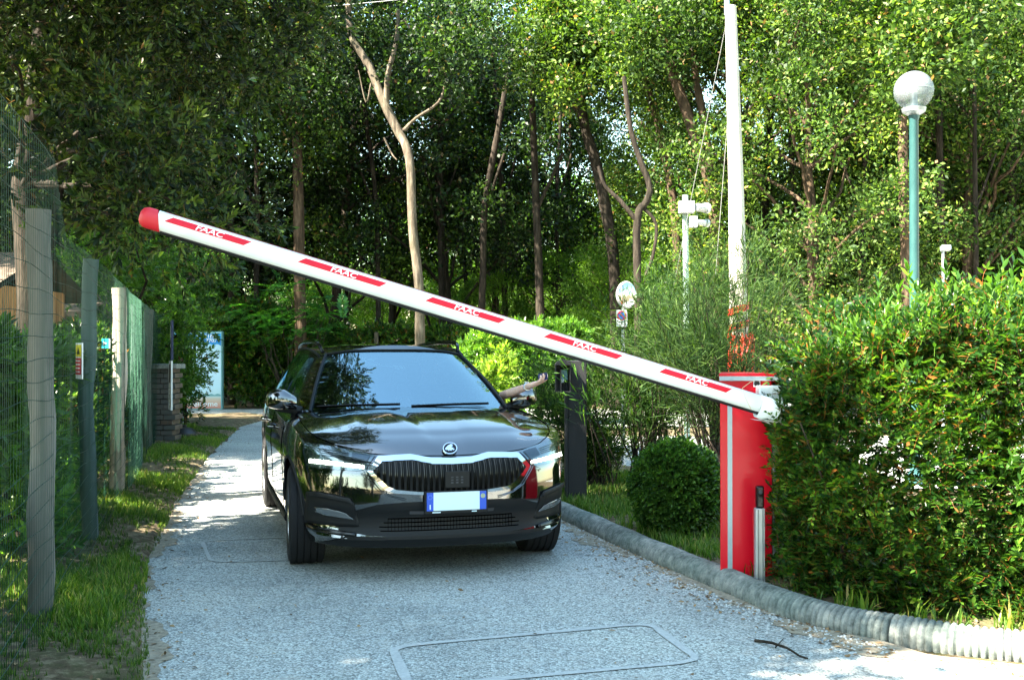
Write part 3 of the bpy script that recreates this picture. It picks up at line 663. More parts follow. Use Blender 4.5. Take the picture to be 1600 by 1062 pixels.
def ztop(u, v):
    u = abs(u)
    if v < .45: return float(np.interp(u, [0, .25, .42, .56, .70, .80, .85], [.748, .752, .760, .772, .795, .83, .85]))
    return float(np.interp(v, [.45, .7, 1.0, 1.3, 1.8, 3, 4.2, 4.69], [.855, .89, .925, .945, .955, .98, 1.01, 1.0]))
WR = .335
def zbot(v, u):
    z = .205 if v < 4.4 else .26
    for c in (.885, 3.571):
        d = abs(v-c)
        if d < .372 and abs(u) > .6: z = max(z, .318+math.sqrt(max(0, .372**2-d*d)))
    return z
def inset(z, u, v, t):
    side = float(np.interp(z, [.2, .3, .42, .55, .68, .80, .9, 1.0], [.055, .02, .018, .012, 0, .008, .03, .06]))
    nose = float(np.interp(z, [.2, .235, .27, .33, .40, .46, .56, .66, .72, .78], [.10, .05, .015, .035, .035, .0, .0, .012, .03, .05]))
    k = min(1, max(0, (v-.25)/.3)); d = nose*(1-k)+side*k
    return d+.055*max(0, (t-.90)/.10)**2
TT = np.r_[np.linspace(0, .88, 25), np.linspace(.9, 1, 7)]
rows = []
for i in range(NP):
    u, v = per[i]; zb, zt = zbot(v, u), ztop(u, v); r = []
    for t in TT:
        z = zb+(zt-zb)*t; d = inset(z, u, v, t); r.append((u-nrm[i][0]*d, v-nrm[i][1]*d, z))
    r.append((u-nrm[i][0]*(.12), v-nrm[i][1]*.12, zt+.012)) if v > 1.32 else r.append(r[-1])
    rows.append(r)
rows.append(rows[0]); body = MB().grid(rows)
top = [Vector(rows[i][len(TT)-1]) for i in range(NP)]
# bonnet: Coons patch between the wall tops and the cowl line, plus crown and creases
ia = min(range(NH), key=lambda i: abs(per[i][1]-1.30)+(0 if per[i][0] > 0 else 9)); ib = min(range(NH), key=lambda i: abs(H0[i][0]-.70)+(9 if H0[i][1] > 1 else 0))
nf = 48; nsd = 40
fr_r = resample([tuple(top[i]) for i in range(0, ib+1)], nf//2+1); fr_l = fr_r[::-1][:-1]*np.array([-1, 1, 1]); front = np.concatenate([fr_l, fr_r])
sr = resample([tuple(top[i]) for i in range(ib, ia+1)], nsd+1); slf = sr*np.array([-1, 1, 1])
xe, ye, ze = sr[-1]
rear = np.array([(xe*s_, ye-.215*(1-abs(s_)**2.2), ze+.035*(1-s_*s_)) for s_ in np.linspace(-1, 1, nf+1)])
def crease(s_, c, w, hgt):
    return hgt*max(0, 1-abs(s_-c)/w)
P = []
for j in range(nsd+1):
    b_ = j/nsd; r = []
    for i in range(nf+1):
        a_ = i/nf
        p = (1-a_)*slf[j]+a_*sr[j]+(1-b_)*front[i]+b_*rear[i]-((1-a_)*(1-b_)*front[0]+a_*(1-b_)*front[-1]+(1-a_)*b_*rear[0]+a_*b_*rear[-1])
        s_ = abs(2*a_-1); env = math.sin(math.pi*min(1, b_*.93+.07))**.6 if b_ < .98 else .35
        c_out = .70-.02*b_; c_in = .13+.20*b_
        z = .052*(1-s_**3)*(abs(math.sin(math.pi*min(1, b_)**.66*.92+.02))**.9)
        z += .016*max(0, min(1, (c_out-s_)/.10))*math.sin(math.pi*min(1, b_*.9+.05)); z -= .010*max(0, min(1, (c_in-s_)/.06))*math.sin(math.pi*min(1, b_*.85+.1))
        r.append((p[0], p[1], p[2]+z))
    P.append(r)
body.grid(P, flip=True); bonnetP = P
# greenhouse rings
def ring(front_, side_, rear_, nf_=22, npil=3, ns_=60, nr_=16):
    fr_ = resample(catmull(front_, 8), nf_+1); pil = resample([front_[-1], side_[0]], npil+1); sd = resample(catmull(side_, 8), ns_+1); re_ = resample(catmull([side_[-1]]+rear_, 8), nr_+1)
    h = np.concatenate([fr_, pil[1:], sd[1:], re_[1:]]); l = h[1:-1][::-1]*np.array([-1, 1, 1]); return np.concatenate([h, l])
baseR = ring([(0, 1.10, .968), (.25, 1.125, .967), (.5, 1.20, .965), (.715, 1.345, .958)], [(.80, 1.50, .945), (.822, 2.0, .95), (.83, 3.0, .97), (.80, 3.9, .99), (.745, 4.35, 1.0)], [(.6, 4.5, 1.0), (.3, 4.57, 1.0), (0, 4.59, 1.0)])
topR = ring([(0, 1.955, 1.385), (.2, 1.965, 1.384), (.38, 1.99, 1.376), (.525, 2.05, 1.352)], [(.572, 2.14, 1.345), (.60, 2.5, 1.385), (.605, 3.1, 1.395), (.58, 3.8, 1.37), (.53, 4.15, 1.335)], [(.42, 4.24, 1.34), (.2, 4.28, 1.35), (0, 4.29, 1.352)])
NR = len(baseR); K = 12; GR = []
cen = np.array([0, 2.8, 0])
for k in range(K+1):
    t = k/K; r = baseR*(1-t)+topR*t; o = r-cen; o[:, 2] = 0; o /= np.linalg.norm(o, axis=1)[:, None]; r = r+o*(.030*math.sin(math.pi*t)); GR.append(r)
H1 = 22; H2 = 25; H3 = 85; HE = 101
def hidx(i): return i if i <= HE else NR-i
glass = {'windscreen': [], 'side_window': [], 'rear_window': []}; sideL = []; sideR = []; pillar = []
bf = []; gw = MB(); gsr = MB(); gsl = MB(); grr = MB(); bl = MB()
for k in range(K):
    for i in range(NR):
        q = [tuple(GR[k][i]), tuple(GR[k][(i+1) % NR]), tuple(GR[k+1][(i+1) % NR]), tuple(GR[k+1][i])]
        a_ = hidx(i) if i < HE else hidx(i+1) ; t = k/K
        if a_ < H1-0 and k < K: tgt = gw
        elif a_ < H2: tgt = body
        elif a_ < H3:
            if k >= K-1 or k < 0: tgt = bl
            elif a_ in (25, 26) : tgt = bl
            elif a_ in (45, 46, 66, 67, 83, 84): tgt = bl
            else: tgt = gsr if i < HE else gsl
        elif a_ < H3+4: tgt = body
        else: tgt = grr if 2 < k < K-1 else body
        tgt.add(q, [(0, 1, 2, 3)])
# roof
rf = []
order = list(range(0, HE+1)); cross = []
for i in range(0, HE+1):
    R_ = topR[i]; cross.append([(R_[0]*s_, R_[1], R_[2]+.045*(1-abs(s_)**2.5)*min(1, i/14, (HE-i)/8+.0)+.0) for s_ in np.linspace(-1, 1, 17)])
sel = [i for i in range(0, HE+1)]
body.grid([cross[i] for i in sel])
def weld(mb):
    bm = bmesh.new(); me = mb.mesh('t', 'paint'); bm.from_mesh(me); bmesh.ops.remove_doubles(bm, verts=bm.verts, dist=.0006)
    bm.normal_update(); me2 = bpy.data.meshes.new('m'); bm.to_mesh(me2); bm.free(); bpy.data.meshes.remove(me); return me2
me = weld(body); me.materials.clear(); me.materials.append(M['paint']); me.polygons.foreach_set('use_smooth', [True]*len(me.polygons)); me.set_sharp_from_angle(angle=R(40)); me.name = 'body'
bo = link('body', me, car, True)
bvh = BVHTree.FromPolygons([v.co.copy() for v in me.vertices], [tuple(p.vertices) for p in me.polygons])
def glassobj(name, mb, m='car_glass'):
    me = weld(mb); me.materials.clear(); me.materials.append(M[m]); me.polygons.foreach_set('use_smooth', [True]*len(me.polygons)); return link(name, me, car, True)
glassobj('windscreen', gw); glassobj('side_window', gsr); glassobj('side_window', gsl); glassobj('rear_window', grr); glassobj('window_trim', bl, 'gloss_black')
# windscreen black surround (ceramic band), slightly proud
mb = MB(); hs = [GR[k][H1] for k in range(K+1)]
for sgn in (1, -1):
    mb.tube([(p[0]*sgn, p[1]-.012, p[2]+.004) for p in hs], .011, 6)
    mb.tube([(p[0]*sgn, p[1], p[2]+.006) for p in topR[H2:H3]], .010, 6)
mb.tube([(p[0], p[1]-.006, p[2]+.004) for p in np.concatenate([(topR[1:H1+1]*np.array([-1, 1, 1]))[::-1], topR[0:H1+1]])], .008, 6)
mb.build('seal_trim', 'black_plastic', car, True)
def cray(px, py, off=.002):
    """from the camera through a photo pixel onto the car, in car space"""
    d = (CI @ W(px, py, 5)-CAMP).normalized(); h, n, _, _ = bvh.ray_cast(CAMP, d)
    if h is None: return None
    if n.dot(d) > 0: n = -n
    return h+n*off
def uray(u, z, off=.002):
    for du, dz in ((0, 0), (.0007, .0003), (-.0013, .0009), (.002, -.002), (0, .006), (0, -.006)):
        h, n, _, _ = bvh.ray_cast(Vector((u+du, -2, z+dz)), Vector((0, 1, 0)))
        if h is not None: break
    if h is None: raise Exception('uray %s %s' % (u, z))
    if n.y > 0: n = -n
    return h+n*off
def sray(v, z, sgn, off=.002):
    for dv, dz in ((0, 0), (.003, .002), (-.004, .005), (0, .02), (0, -.02), (.02, .04), (-.02, .04)):
        h, n, _, _ = bvh.ray_cast(Vector((3*sgn, v+dv, z+dz)), Vector((-sgn, 0, 0)))
        if h is not None: break
    if h is None: return Vector((.895*sgn, v, z))
    if n.x*sgn < 0: n = -n
    return h+n*off
def uz(px, py):
    p = cray(px, py, 0); return (p.x, p.z)
def drape(topc, botc, ray, nx=24, ny=6, off=.003):
    a = resample(topc, nx+1); b = resample(botc, nx+1); P = []
    for j in range(ny+1):
        r = []
        for i in range(nx+1):
            q = a[i]*(1-j/ny)+b[i]*j/ny; h = ray(q[0], q[1], off); r.append(h if h is not None else (r[-1] if r else Vector((0, 0, 0))))
        P.append(r)
    return P
def mir(P): return [[Vector((-q.x, q.y, q.z)) for q in r] for r in P]
def both(name, P, m, thick=0, n=None):
    for g_ in (P, mir(P)):
        o = MB().grid(g_).build(name, m, car, True)
        if thick:
            s_ = o.modifiers.new('s', 'SOLIDIFY'); s_.thickness = thick; s_.offset = 0
    return o
# headlights: housing (dark glossy lens), bright inner module, daytime strip
HT = [(476, 691), (500, 694.5), (530, 700), (560, 706), (586, 712)]; HB = [(479, 729), (505, 731.5), (535, 734), (560, 736), (572, 733)]
def head(sg):
    fl = (lambda P: P) if sg > 0 else mir
    h = MB().grid(fl(drape(HT, HB, cray, 26, 8, .006))).build('headlight', 'lamp_glass', car, True)
    P = drape([(486, 717.2), (520, 721), (569, 727.6)], [(486, 722.6), (520, 726.4), (569, 731.8)], cray, 22, 3, .012)
    MB().grid(fl(P)).build('daytime_light', 'drl', h, True)
    P = drape([(551, 708), (566, 710), (579, 713)], [(549, 719), (562, 723), (572, 725)], cray, 8, 6, .010)
    MB().grid(fl(P)).build('reflector', 'lamp_inner', h, True)
    P = drape([(500, 698), (520, 702), (545, 707)], [(500, 713), (520, 716), (545, 719.5)], cray, 12, 5, .009)
    mb = MB()
    for k in range(4): mb.tube([q for q in fl([P[k+1]])[0]], .0018, 4)
    mb.build('reflector', 'lamp_inner', h, True)
head(1); head(-1)
# grille: outline in (u, z), from the photo's left half
GT = [(0, .712), (.11, .716), (.22, .738), (.42, .733)]; GB = [(0, .545), (.2, .548), (.34, .560), (.385, .585)]; GC = (.485, .672)
outer = [(0, .728), (.13, .732), (.24, .752), (.435, .746), (.500, .672), (.405, .563), (.35, .545), (.2, .532), (0, .528)]
inner = [(0, .700), (.13, .704), (.24, .723), (.415, .719), (.470, .668), (.385, .583), (.335, .563), (.2, .549), (0, .545)]
def dense(pl, n=90):
    return resample(pl, n)
def ringmesh(A, B, off0, off1, m, name):
    a, b = dense(A), dense(B); rws = []
    for (p, o) in ((a, -.004), (a, off0), (b, off1), (b, -.02)):
        r = [uray(q[0], q[1], o) for q in p]; rws.append([Vector((-q.x, q.y, q.z)) for q in r[::-1]]+r[1:])
    return MB().grid(rws).build(name, m, car, True, angle=25)
gr = ringmesh(outer, inner, .016, .018, 'chrome', 'grille_surround')
P = drape([(-x, z) for x, z in inner[:5][::-1]][0:]+[(x, z) for x, z in inner[1:5]], [(-.470, .667), (-.385, .583), (-.335, .563), (-.2, .549), (0, .545), (.2, .549), (.335, .563), (.385, .583), (.470, .667)], uray, 60, 6, .004)
gp = MB().grid(P).build('grille', 'black_plastic', car, True)
mb = MB(); it = np.array(inner)
for k in range(-13, 14):
    u = k*.0335; a_ = abs(u)
    zt = float(np.interp(a_, [0, .13, .24, .415, .470], [.700, .704, .723, .719, .668]))-.004; zbm = float(np.interp(a_, [0, .2, .335, .385, .470], [.545, .549, .563, .583, .668]))+.004
    if zt-zbm < .02: continue
    for dx in (-.005, .005):
        L_ = [uray(u+dx, z, .026-.010*abs((z-zbm)/(zt-zbm)-.5)*2) for z in np.linspace(zbm, zt, 7)]; mb.tube(L_, [.0045]*7, 4, sx=1.0)
mb.build('rib', 'gloss_black', gp, True)
mb = MB()
q = uray(0, .62, .028); mb.box((q.x+.02, q.y, .618), (.15, .012, .10)); mb.build('sensor_panel', 'black_plastic', gp, True, smooth=False, bevel=.004)
mb = MB()
for i in range(3):
    for j in range(3): mb.box((q.x-.012+i*.03, q.y-.0075, .600+j*.016), (.014, .003, .008))
mb.build('sensor_window', 'interior_grey', gp, True, smooth=False)
# body crease lines framing the grille
for sg in (1, -1):
    mb = MB()
    for off_, r_ in ((.535, .0035), (.552, .0025)):
        pl = resample([(off_+.005, .74), (off_-.028, .66), (off_-.10, .565), (off_-.17, .525), (.28, .506 if off_ < .54 else .495)], 26)
        mb.tube([uray(x*sg, z, .001) for x, z in pl], r_, 5)
    mb.build('bumper_crease', 'paint', car, True)
# lower intake, fog surrounds, lip
P = drape([(-.56, .44), (-.45, .475), (-.3, .488), (0, .492), (.3, .488), (.45, .475), (.56, .44)], [(-.66, .315), (-.5, .29), (-.3, .28), (0, .277), (.3, .28), (.5, .29), (.66, .315)], uray, 60, 8, .003)
li = MB().grid(P).build('lower_intake', 'black_plastic', car, True)
mb = MB()
for z in (.315, .34, .365, .39): mb.tube([uray(x, z, .006) for x in np.linspace(-.44+abs(z-.33), .44-abs(z-.33), 26)], .003, 4)
for x in np.linspace(-.38, .38, 40): mb.tube([uray(x, z, .005) for z in np.linspace(.315, .39, 4)], .0015, 4)
mb.build('intake_mesh', 'seam', li, True)
FT = [(480, 768), (505, 770), (530, 775), (545, 778), (553, 786)]; FBt = [(476, 815), (500, 819), (530, 822), (558, 823), (562, 820)]
both('fog_surround', drape(FT, FBt, cray, 20, 8, .004), 'black_plastic', .003)
both('fog_trim', drape([(482, 767), (500, 768), (525, 773), (549, 779)], [(481, 774), (500, 776), (525, 781), (551, 787)], cray, 18, 3, .014), 'black_plastic', .006)
both('fog_light', drape([(494, 790), (510, 792), (530, 796), (542, 800)], [(495, 798), (510, 804), (535, 808), (554, 811)], cray, 14, 4, .012), 'fog_glass', .004)
both('front_lip', drape([(479, 815), (500, 823), (530, 828), (556, 832)], [(479, 824), (500, 831), (530, 836), (556, 838)], cray, 18, 3, .014), 'gloss_black', .006)
P = drape([(x, .284) for x in (-.62, -.5, 0, .5, .62)], [(x, .212) for x in (-.76, -.5, 0, .5, .76)], uray, 50, 4, .004); MB().grid(P).build('chin_shade', 'black_plastic', car, True)  # dark sheet over the chin, standing in for the shadow there
both('air_slit', drape([(640, 797), (650, 797), (662, 797)], [(640, 802), (650, 802), (662, 802)], cray, 4, 2, .006), 'interior_grey')
# number plate
q = uray(.012, .50, .02); zc = .487
pl = MB().box((.012, q.y-.012, zc), (.385, .016, .135)).build('number_plate', 'black_plastic', car, True, smooth=False, bevel=.004)
mat('plate_white', (.66, .80, .84), .4); mat('plate_blue', (.01, .08, .55), .4)
y = q.y-.0215
MB().box((.012, y, zc+.006), (.36, .003, .108)).build('plate_face', 'plate_white', pl, True, smooth=False)
MB().box((-.149, y-.0015, zc+.006), (.04, .003, .108)).box((.173, y-.0015, zc+.006), (.04, .003, .108)).build('plate_band', 'plate_blue', pl, True, smooth=False)
mb = MB(); rt = Matrix.Rotation(R(90), 3, 'X')
for k in range(12):
    an = k*math.pi/6; mb.box((-.149+.012*math.cos(an), y-.0035, zc+.032+.012*math.sin(an)), (.0022, .001, .0022))
mat('plate_star', (.35, .5, .85), .5); mat('plate_gold', (.35, .4, .25), .5); mb.build('stars', 'plate_star', pl, True, smooth=False)
mb = MB(); mb.lathe([(.011, 0), (.014, 0), (.014, .001), (.011, .001)], (.173, y-.003, zc+.032), 24, rot=rt); mb.build('ring_mark', 'plate_gold', pl, True)
MB().box((-.149, y-.0035, zc-.025), (.006, .001, .028)).build('lettering', 'plate_white', pl, True, smooth=False)
MB().box((-.11, q.y-.0215, zc-.058), (.05, .002, .006)).box((.12, q.y-.0215, zc-.058), (.03, .002, .006)).build('frame_print', 'plate_white', pl, True, smooth=False)
# emblem: ring with a winged arrow
ec = cray(702.5, 702.5, .006); d1 = cray(702.5, 707, .006); upv = (ec-d1).normalized(); nv = Vector((1, 0, 0)).cross(upv).normalized(); nv = -nv if nv.y > 0 else nv
RM = Matrix((Vector((1, 0, 0)), upv, nv)).transposed()
if RM.determinant() < 0: RM = Matrix((Vector((1, 0, 0)), upv, -nv)).transposed()
nv = -nv if nv.y > 0 else nv
tilt = Matrix.Rotation(R(20), 3, Vector((1, 0, 0))); er = .046
em = MB().lathe([(0, 0), (er, 0), (er, .006), (er*.97, .008), (0, .008)], ec, 36, rot=RM).build('emblem', 'gloss_black', car, True)
MB().lathe([(er*.84, .006), (er*.86, .0115), (er*.98, .0115), (er*1.02, .006)], ec, 40, rot=RM).build('emblem_ring', 'chrome', em, True)
wing = [(-.62, -.12), (-.50, .10), (-.28, .38), (.02, .60), (.34, .62), (.18, .46), (.40, .42), (.16, .30), (.36, .24), (.10, .14), (.30, .06), (.46, .02), (.30, -.10), (.58, -.16), (.40, -.36), (.20, -.22), (.16, -.46), (-.10, -.28), (-.14, -.50), (-.30, -.26), (-.50, -.30)]
mb = MB(); V = [ec+RM @ Vector((x*er*1.12, (z*.98+.0)*er*1.12, .0125)) for x, z in wing]; bm_ = bmesh.new(); vs = [bm_.verts.new(v) for v in V]; bm_.faces.new(vs); bmesh.ops.triangulate(bm_, faces=bm_.faces[:]); me_ = bpy.data.meshes.new('emblem_wing'); bm_.to_mesh(me_); bm_.free(); me_.materials.append(M['chrome']); link('emblem_wing', me_, em, True)
# shut lines
mb = MB()
def seamline(pts, r=.0035): mb.tube([p for p in pts if p is not None], r, 5)
for sg in (1, -1):
    L1 = [Vector((p[0]*sg, p[1], p[2]+.001)) for p in sr]; seamline(L1, .003)
    for v_ in (1.36, 2.42, 3.34):
        seamline([sray(v_+.03*math.sin(z*3), z, sg, .0) for z in np.linspace(.26, .94, 16)])
    seamline([sray(v_, .262, sg, 0) for v_ in np.linspace(1.36, 3.15, 16)])
seamline([Vector((p[0], p[1], p[2]+.001)) for p in front], .003)
mb.build('shut_line', 'seam', car, True)
for v_ in (2.28, 3.2):
    for sg in (1, -1):
        q = sray(v_, .80, sg, .03); h_ = MB().tube([(q.x-.03*sg, v_-.09, .80), (q.x, v_-.075, .80), (q.x, v_+.075, .805), (q.x-.03*sg, v_+.09, .805)], [.012, .014, .014, .012], 10).build('door_handle', 'paint', car, True)
for sg in (1, -1):    # arch lips
    for c_ in (.885, 3.571):
        MB().tube([(sray(c_+.376*math.cos(a_), .318+.376*math.sin(a_), sg, .0)) for a_ in np.linspace(.12, math.pi-.12, 30)], .009, 6).build('arch_lip', 'black_plastic', car, True)
    MB().tube([(.865*sg, 1.3, .235), (.87*sg, 2.2, .235), (.865*sg, 3.15, .235)], [.03]*3, 8).build('sill', 'black_plastic', car, True)
# bonnet crease highlights are in the mesh; cowl, wipers
mb = MB()
mb.grid([[Vector(p)+Vector((0, .0, -.012)) for p in rear], [Vector((p[0], p[1]+.10, p[2]-.03)) for p in rear]]); mb.build('cowl', 'black_plastic', car, True)
def on_screen(a_, t):       # a_ in -1..1, t 0..1 up
    i = abs(a_)*H1; i0 = int(min(H1-1, i)); f_ = i-i0; k = t*K; k0 = int(min(K-1, k)); g_ = k-k0
    p = (GR[k0][i0]*(1-f_)+GR[k0][i0+1]*f_)*(1-g_)+(GR[k0+1][i0]*(1-f_)+GR[k0+1][i0+1]*f_)*g_
    return Vector((math.copysign(p[0], a_), p[1]-.012, p[2]+.02))
for pts in ([(-.93, .035), (-.6, .055), (-.15, .065)], [(-.05, .03), (.35, .05), (.75, .055)]):
    w_ = MB().tube([on_screen(a_, t) for a_, t in pts], [.008, .007, .006], 6).build('wiper', 'black_plastic', car, True)
    MB().tube([on_screen(a_, t-.012) for a_, t in pts], .006, 4).build('wiper_blade', 'seam', w_, True)
# mirrors
def mirror(sg):
    P = []
    secs = [(.795, .055, .05, 1.005, 1.50), (.83, .085, .062, 1.02, 1.505), (.88, .115, .080, 1.032, 1.51), (.93, .12, .080, 1.036, 1.52), (.975, .105, .068, 1.034, 1.535), (1.00, .06, .040, 1.028, 1.55), (1.006, .01, .01, 1.025, 1.56)]
    for x, wy, hz_, zc_, yc in secs:
        r = []
        for j in range(20):
            a_ = 2*math.pi*j/20; ca, sa = math.cos(a_), math.sin(a_); r.append((x*sg, yc+math.copysign(abs(ca)**.8, ca)*wy*.8*(1 if ca < 0 else .55), zc_+math.copysign(abs(sa)**.8, sa)*hz_*(1.0 if sa > 0 else .85)))
        P.append(r)
    P.insert(0, [(P[0][0][0], 1.50, 1.0)]*20)
    h_ = MB().grid(P, closed=True).build('mirror', 'paint', car, True, angle=50)
    MB().tube([(.73*sg, 1.50, .955), (.80*sg, 1.505, .965), (.87*sg, 1.51, .968), (.94*sg, 1.52, .972)], [.03, .032, .026, .014], 10).build('mirror_arm', 'black_plastic', h_, True)
    MB().tube([(.82*sg, 1.455, .985), (.9*sg, 1.44, .99), (.985*sg, 1.50, 1.0)], [.008]*3, 6).build('indicator', 'gloss_black', h_, True)
mirror(1); mirror(-1)
# roof rails
for sg in (1, -1):
    P = [(.535*sg, 2.16, 1.372), (.552*sg, 2.22, 1.418), (.565*sg, 2.36, 1.445), (.575*sg, 2.8, 1.452), (.575*sg, 3.3, 1.448), (.56*sg, 3.8, 1.428), (.545*sg, 4.02, 1.405), (.53*sg, 4.1, 1.36)]
    MB().tube(catmull(P, 5), .017, 8, sx=.8).build('roof_rail', 'gloss_black', car, True)
MB().grid([[(u, v_, z) for u in np.linspace(-.6, .6, 3)] for v_, z in ((.25, .22), (1.3, .2), (3.2, .2), (4.4, .24))]).box((0, .9, .5), (1.18, .8, .5)).box((0, 3.57, .5), (1.1, .75, .5)).build('underbody', 'seam', car, True, smooth=False)
# wheels
def wheel(x, y, sg, steer=0):
    w_ = thing('wheel', None, None); w_.parent = car; w_.location = (x, y, .318); w_.rotation_euler = (0, 0, steer)
    Rt = .318; hw = .112; rot = Matrix.Rotation(R(90)*sg, 3, 'Y')
    prof = [(.225, -hw*.9), (.235, -hw), (.265, -hw*1.05), (.295, -hw), (.311, -hw*.86)]
    for k in range(5):
        c_ = -hw*.76+k*hw*.38; e_ = hw*.15
        prof += [(Rt, c_-e_), (Rt, c_+e_)]
        if k < 4: prof += [(Rt-.008, c_+e_+.001), (Rt-.008, c_+hw*.38-e_-.001)]
    prof += [(.311, hw*.86), (.295, hw), (.265, hw*1.05), (.235, hw), (.225, hw*.9)]
    MB().lathe(prof, (0, 0, 0), 56, rot=rot).build('tyre', 'tyre', w_, True, angle=28)
    rm_ = MB(); rm_.lathe([(.224, hw*.88), (.236, hw*.97), (.23, hw*.98), (.214, hw*.80), (.205, hw*.3), (.20, -hw*.8)], (0, 0, 0), 48, rot=rot)
    for k in range(5):
        for dd in (-.13, .13):
            a_ = k*2*math.pi/5+dd; b_ = k*2*math.pi/5+dd*.35
            rm_.tube([rot @ Vector((.045*math.cos(b_), .045*math.sin(b_), hw*.62)), rot @ Vector((.13*math.cos(a_*.5+b_*.5), .13*math.sin(a_*.5+b_*.5), hw*.78)), rot @ Vector((.218*math.cos(a_), .218*math.sin(a_), hw*.82))], [.02, .015, .013], 6)
    rm_.lathe([(.06, hw*.5), (.06, hw*.68), (.03, hw*.74), (0, hw*.74)], (0, 0, 0), 20, rot=rot); rm_.build('rim', 'alloy', w_, True)
    MB().lathe([(.15, hw*.2), (.15, hw*.3), (0, hw*.3)], (0, 0, 0), 30, rot=rot).lathe([(.204, -hw*.2), (0, -hw*.2)], (0, 0, 0), 20, rot=rot).build('brake_disc', 'interior_grey', w_, True)
wheel(-.785, .885, -1, R(-3)); wheel(.785, .885, 1, R(-3)); wheel(-.785, 3.571, -1); wheel(.785, 3.571, 1)
# interior
MB().grid([[(u, v_, z+.02*math.cos(u*2)) for u in np.linspace(-.70, .70, 12)] for v_, z in ((1.22, .935), (1.4, .95), (1.75, .955), (1.9, .93), (1.92, .7), (1.95, .4))]).build('dashboard', 'interior', car, True)
MB().tube([(.36+.17*math.cos(a_), 2.02+.06*math.sin(a_), .90+.165*math.sin(a_)) for a_ in np.linspace(0, 2*math.pi, 30)], .014, 8).tube([(.2, 2.02, .9), (.52, 2.02, .9)], .02, 6).build('steering_wheel', 'interior_grey', car, True)
def cushion(mb, c, d, rot=None, n=3.0):
    P = []
    for i in range(13):
        ph = -math.pi/2+math.pi*i/12; r = []
        for j in range(20):
            th = 2*math.pi*j/20; f_ = lambda w_: math.copysign(abs(w_)**(2/n), w_)
            p = Vector((f_(math.cos(ph))*f_(math.cos(th))*d[0]/2, f_(math.cos(ph))*f_(math.sin(th))*d[1]/2, f_(math.sin(ph))*d[2]/2))
            r.append((rot @ p if rot is not None else p)+Vector(c))
        P.append(r)
    mb.grid(P, closed=True)
for sx_ in (-.36, .36):
    mb = MB(); rr = Matrix.Rotation(R(-16), 3, 'X'); cushion(mb, (sx_, 2.62, .80), (.50, .14, .66), rr); cushion(mb, (sx_, 2.35, .45), (.50, .52, .16)); cushion(mb, (sx_, 2.76, 1.20), (.27, .10, .17), rr)
    mb.build('seat', 'interior_grey', car, True)
mb = MB(); cushion(mb, (0, 3.5, .80), (1.2, .16, .6), Matrix.Rotation(R(-14), 3, 'X')); cushion(mb, (-.38, 3.56, 1.14), (.24, .1, .15)); cushion(mb, (.38, 3.56, 1.14), (.24, .1, .15)); mb.build('rear_seat', 'interior', car, True)
MB().prism([(-.16, 1.30), (-.10, 1.365), (.12, 1.365), (.16, 1.31), (.10, 1.27), (-.09, 1.27)], 'y', 1.99, 2.03).build('rear_view_mirror', 'interior', car, True, smooth=False, bevel=.006)
MB().grid([[(u*.54, v_, 1.33) for u in (-1, 0, 1)] for v_ in (2.15, 4.1)]).build('headliner', 'interior_grey', car, True)
mb = MB(); mb.box((.12, 1.36, .968), (.075, .004, .008), rot=Matrix.Rotation(R(0), 3, 'X')); mb.build('dash_sticker', 'sign_white', car, True, smooth=False)
# ================================================================== BARRIER
mat('barrier_red', (.66, .002, .016), .33, spec=.3, coat=.12)
m = varied('boom_white', (.72, .76, .73), (.80, .82, .80), 6, .25, bs=0, coat=.3)
varied('reflect_grey', (.30, .38, .42), (.36, .44, .48), 40, .35, metal=.3, bs=0)
varied('cab_grey', (.16, .18, .18), (.22, .23, .22), 10, .5, metal=.3, bs=.1)
mat('boom_rubber', (.008, .008, .008), .6); mat('cap_red', (.60, .02, .035), .45)
bx0, by0 = PXD(1125, 6.35), 6.35; bz0 = .06
bw = PXD(1246, 6.35)-bx0; ztp = W(0, 583, 6.35).z
bar = thing('barrier', 'red road barrier cabinet with a raised white boom carrying red dashes', 'road barrier', (bx0+bw/2, by0+.17, bz0))
dpt = .34; xg0, xg1 = PXD(1207, 6.35), PXD(1228, 6.35)
prof = [(bx0, by0), (xg0-.004, by0), (xg0-.004, by0+.03), (bx0+bw, by0+.03), (bx0+bw+.09, by0+dpt), (bx0+.075, by0+dpt)]
MB().prism(prof, 'z', bz0-.05, ztp-.03).build('cabinet', 'barrier_red', bar, smooth=False, bevel=.004)
MB().box(((xg0+xg1)/2, by0+.012, (bz0+ztp)/2-.03), (xg1-xg0, .04, ztp-bz0-.16)).build('door_strip', 'cab_grey', bar, smooth=False, bevel=.003)
MB().prism([(bx0-.008, by0-.012), (bx0+bw+.01, by0-.012), (bx0+bw+.10, by0+dpt+.01), (bx0+.07, by0+dpt+.01)], 'z', ztp-.045, ztp).build('lid', 'barrier_red', bar, smooth=False, bevel=.004)
MB().box((bx0+bw/2, by0-.0145, ztp-.030), (bw+.014, .003, .026)).build('lid_stripe', 'reflect_grey', bar, smooth=False)
xs = PXD(1140, 6.35); MB().box((xs, by0-.0025, (bz0+ztp)/2-.03), (.027, .003, ztp-bz0-.09)).build('reflective_stripe', 'reflect_grey', bar, smooth=False)
sp = W(1183, 599, 6.34); st = MB().box((sp.x, by0-.0025, sp.z), (.040, .003, .040)).build('warning_sticker', 'sign_white', bar, smooth=False)
rt = Matrix.Rotation(R(90), 3, 'X'); MB().lathe([(.012, 0), (.017, 0), (.017, .001), (.012, .001)], (sp.x, by0-.0045, sp.z), 24, rot=rt).box((sp.x, by0-.0052, sp.z), (.010, .001, .014)).box((sp.x, by0-.0062, sp.z), (.026, .001, .003), rot=Matrix.Rotation(R(40), 3, 'Y')).build('sticker_print', 'sign_black', st, smooth=False)
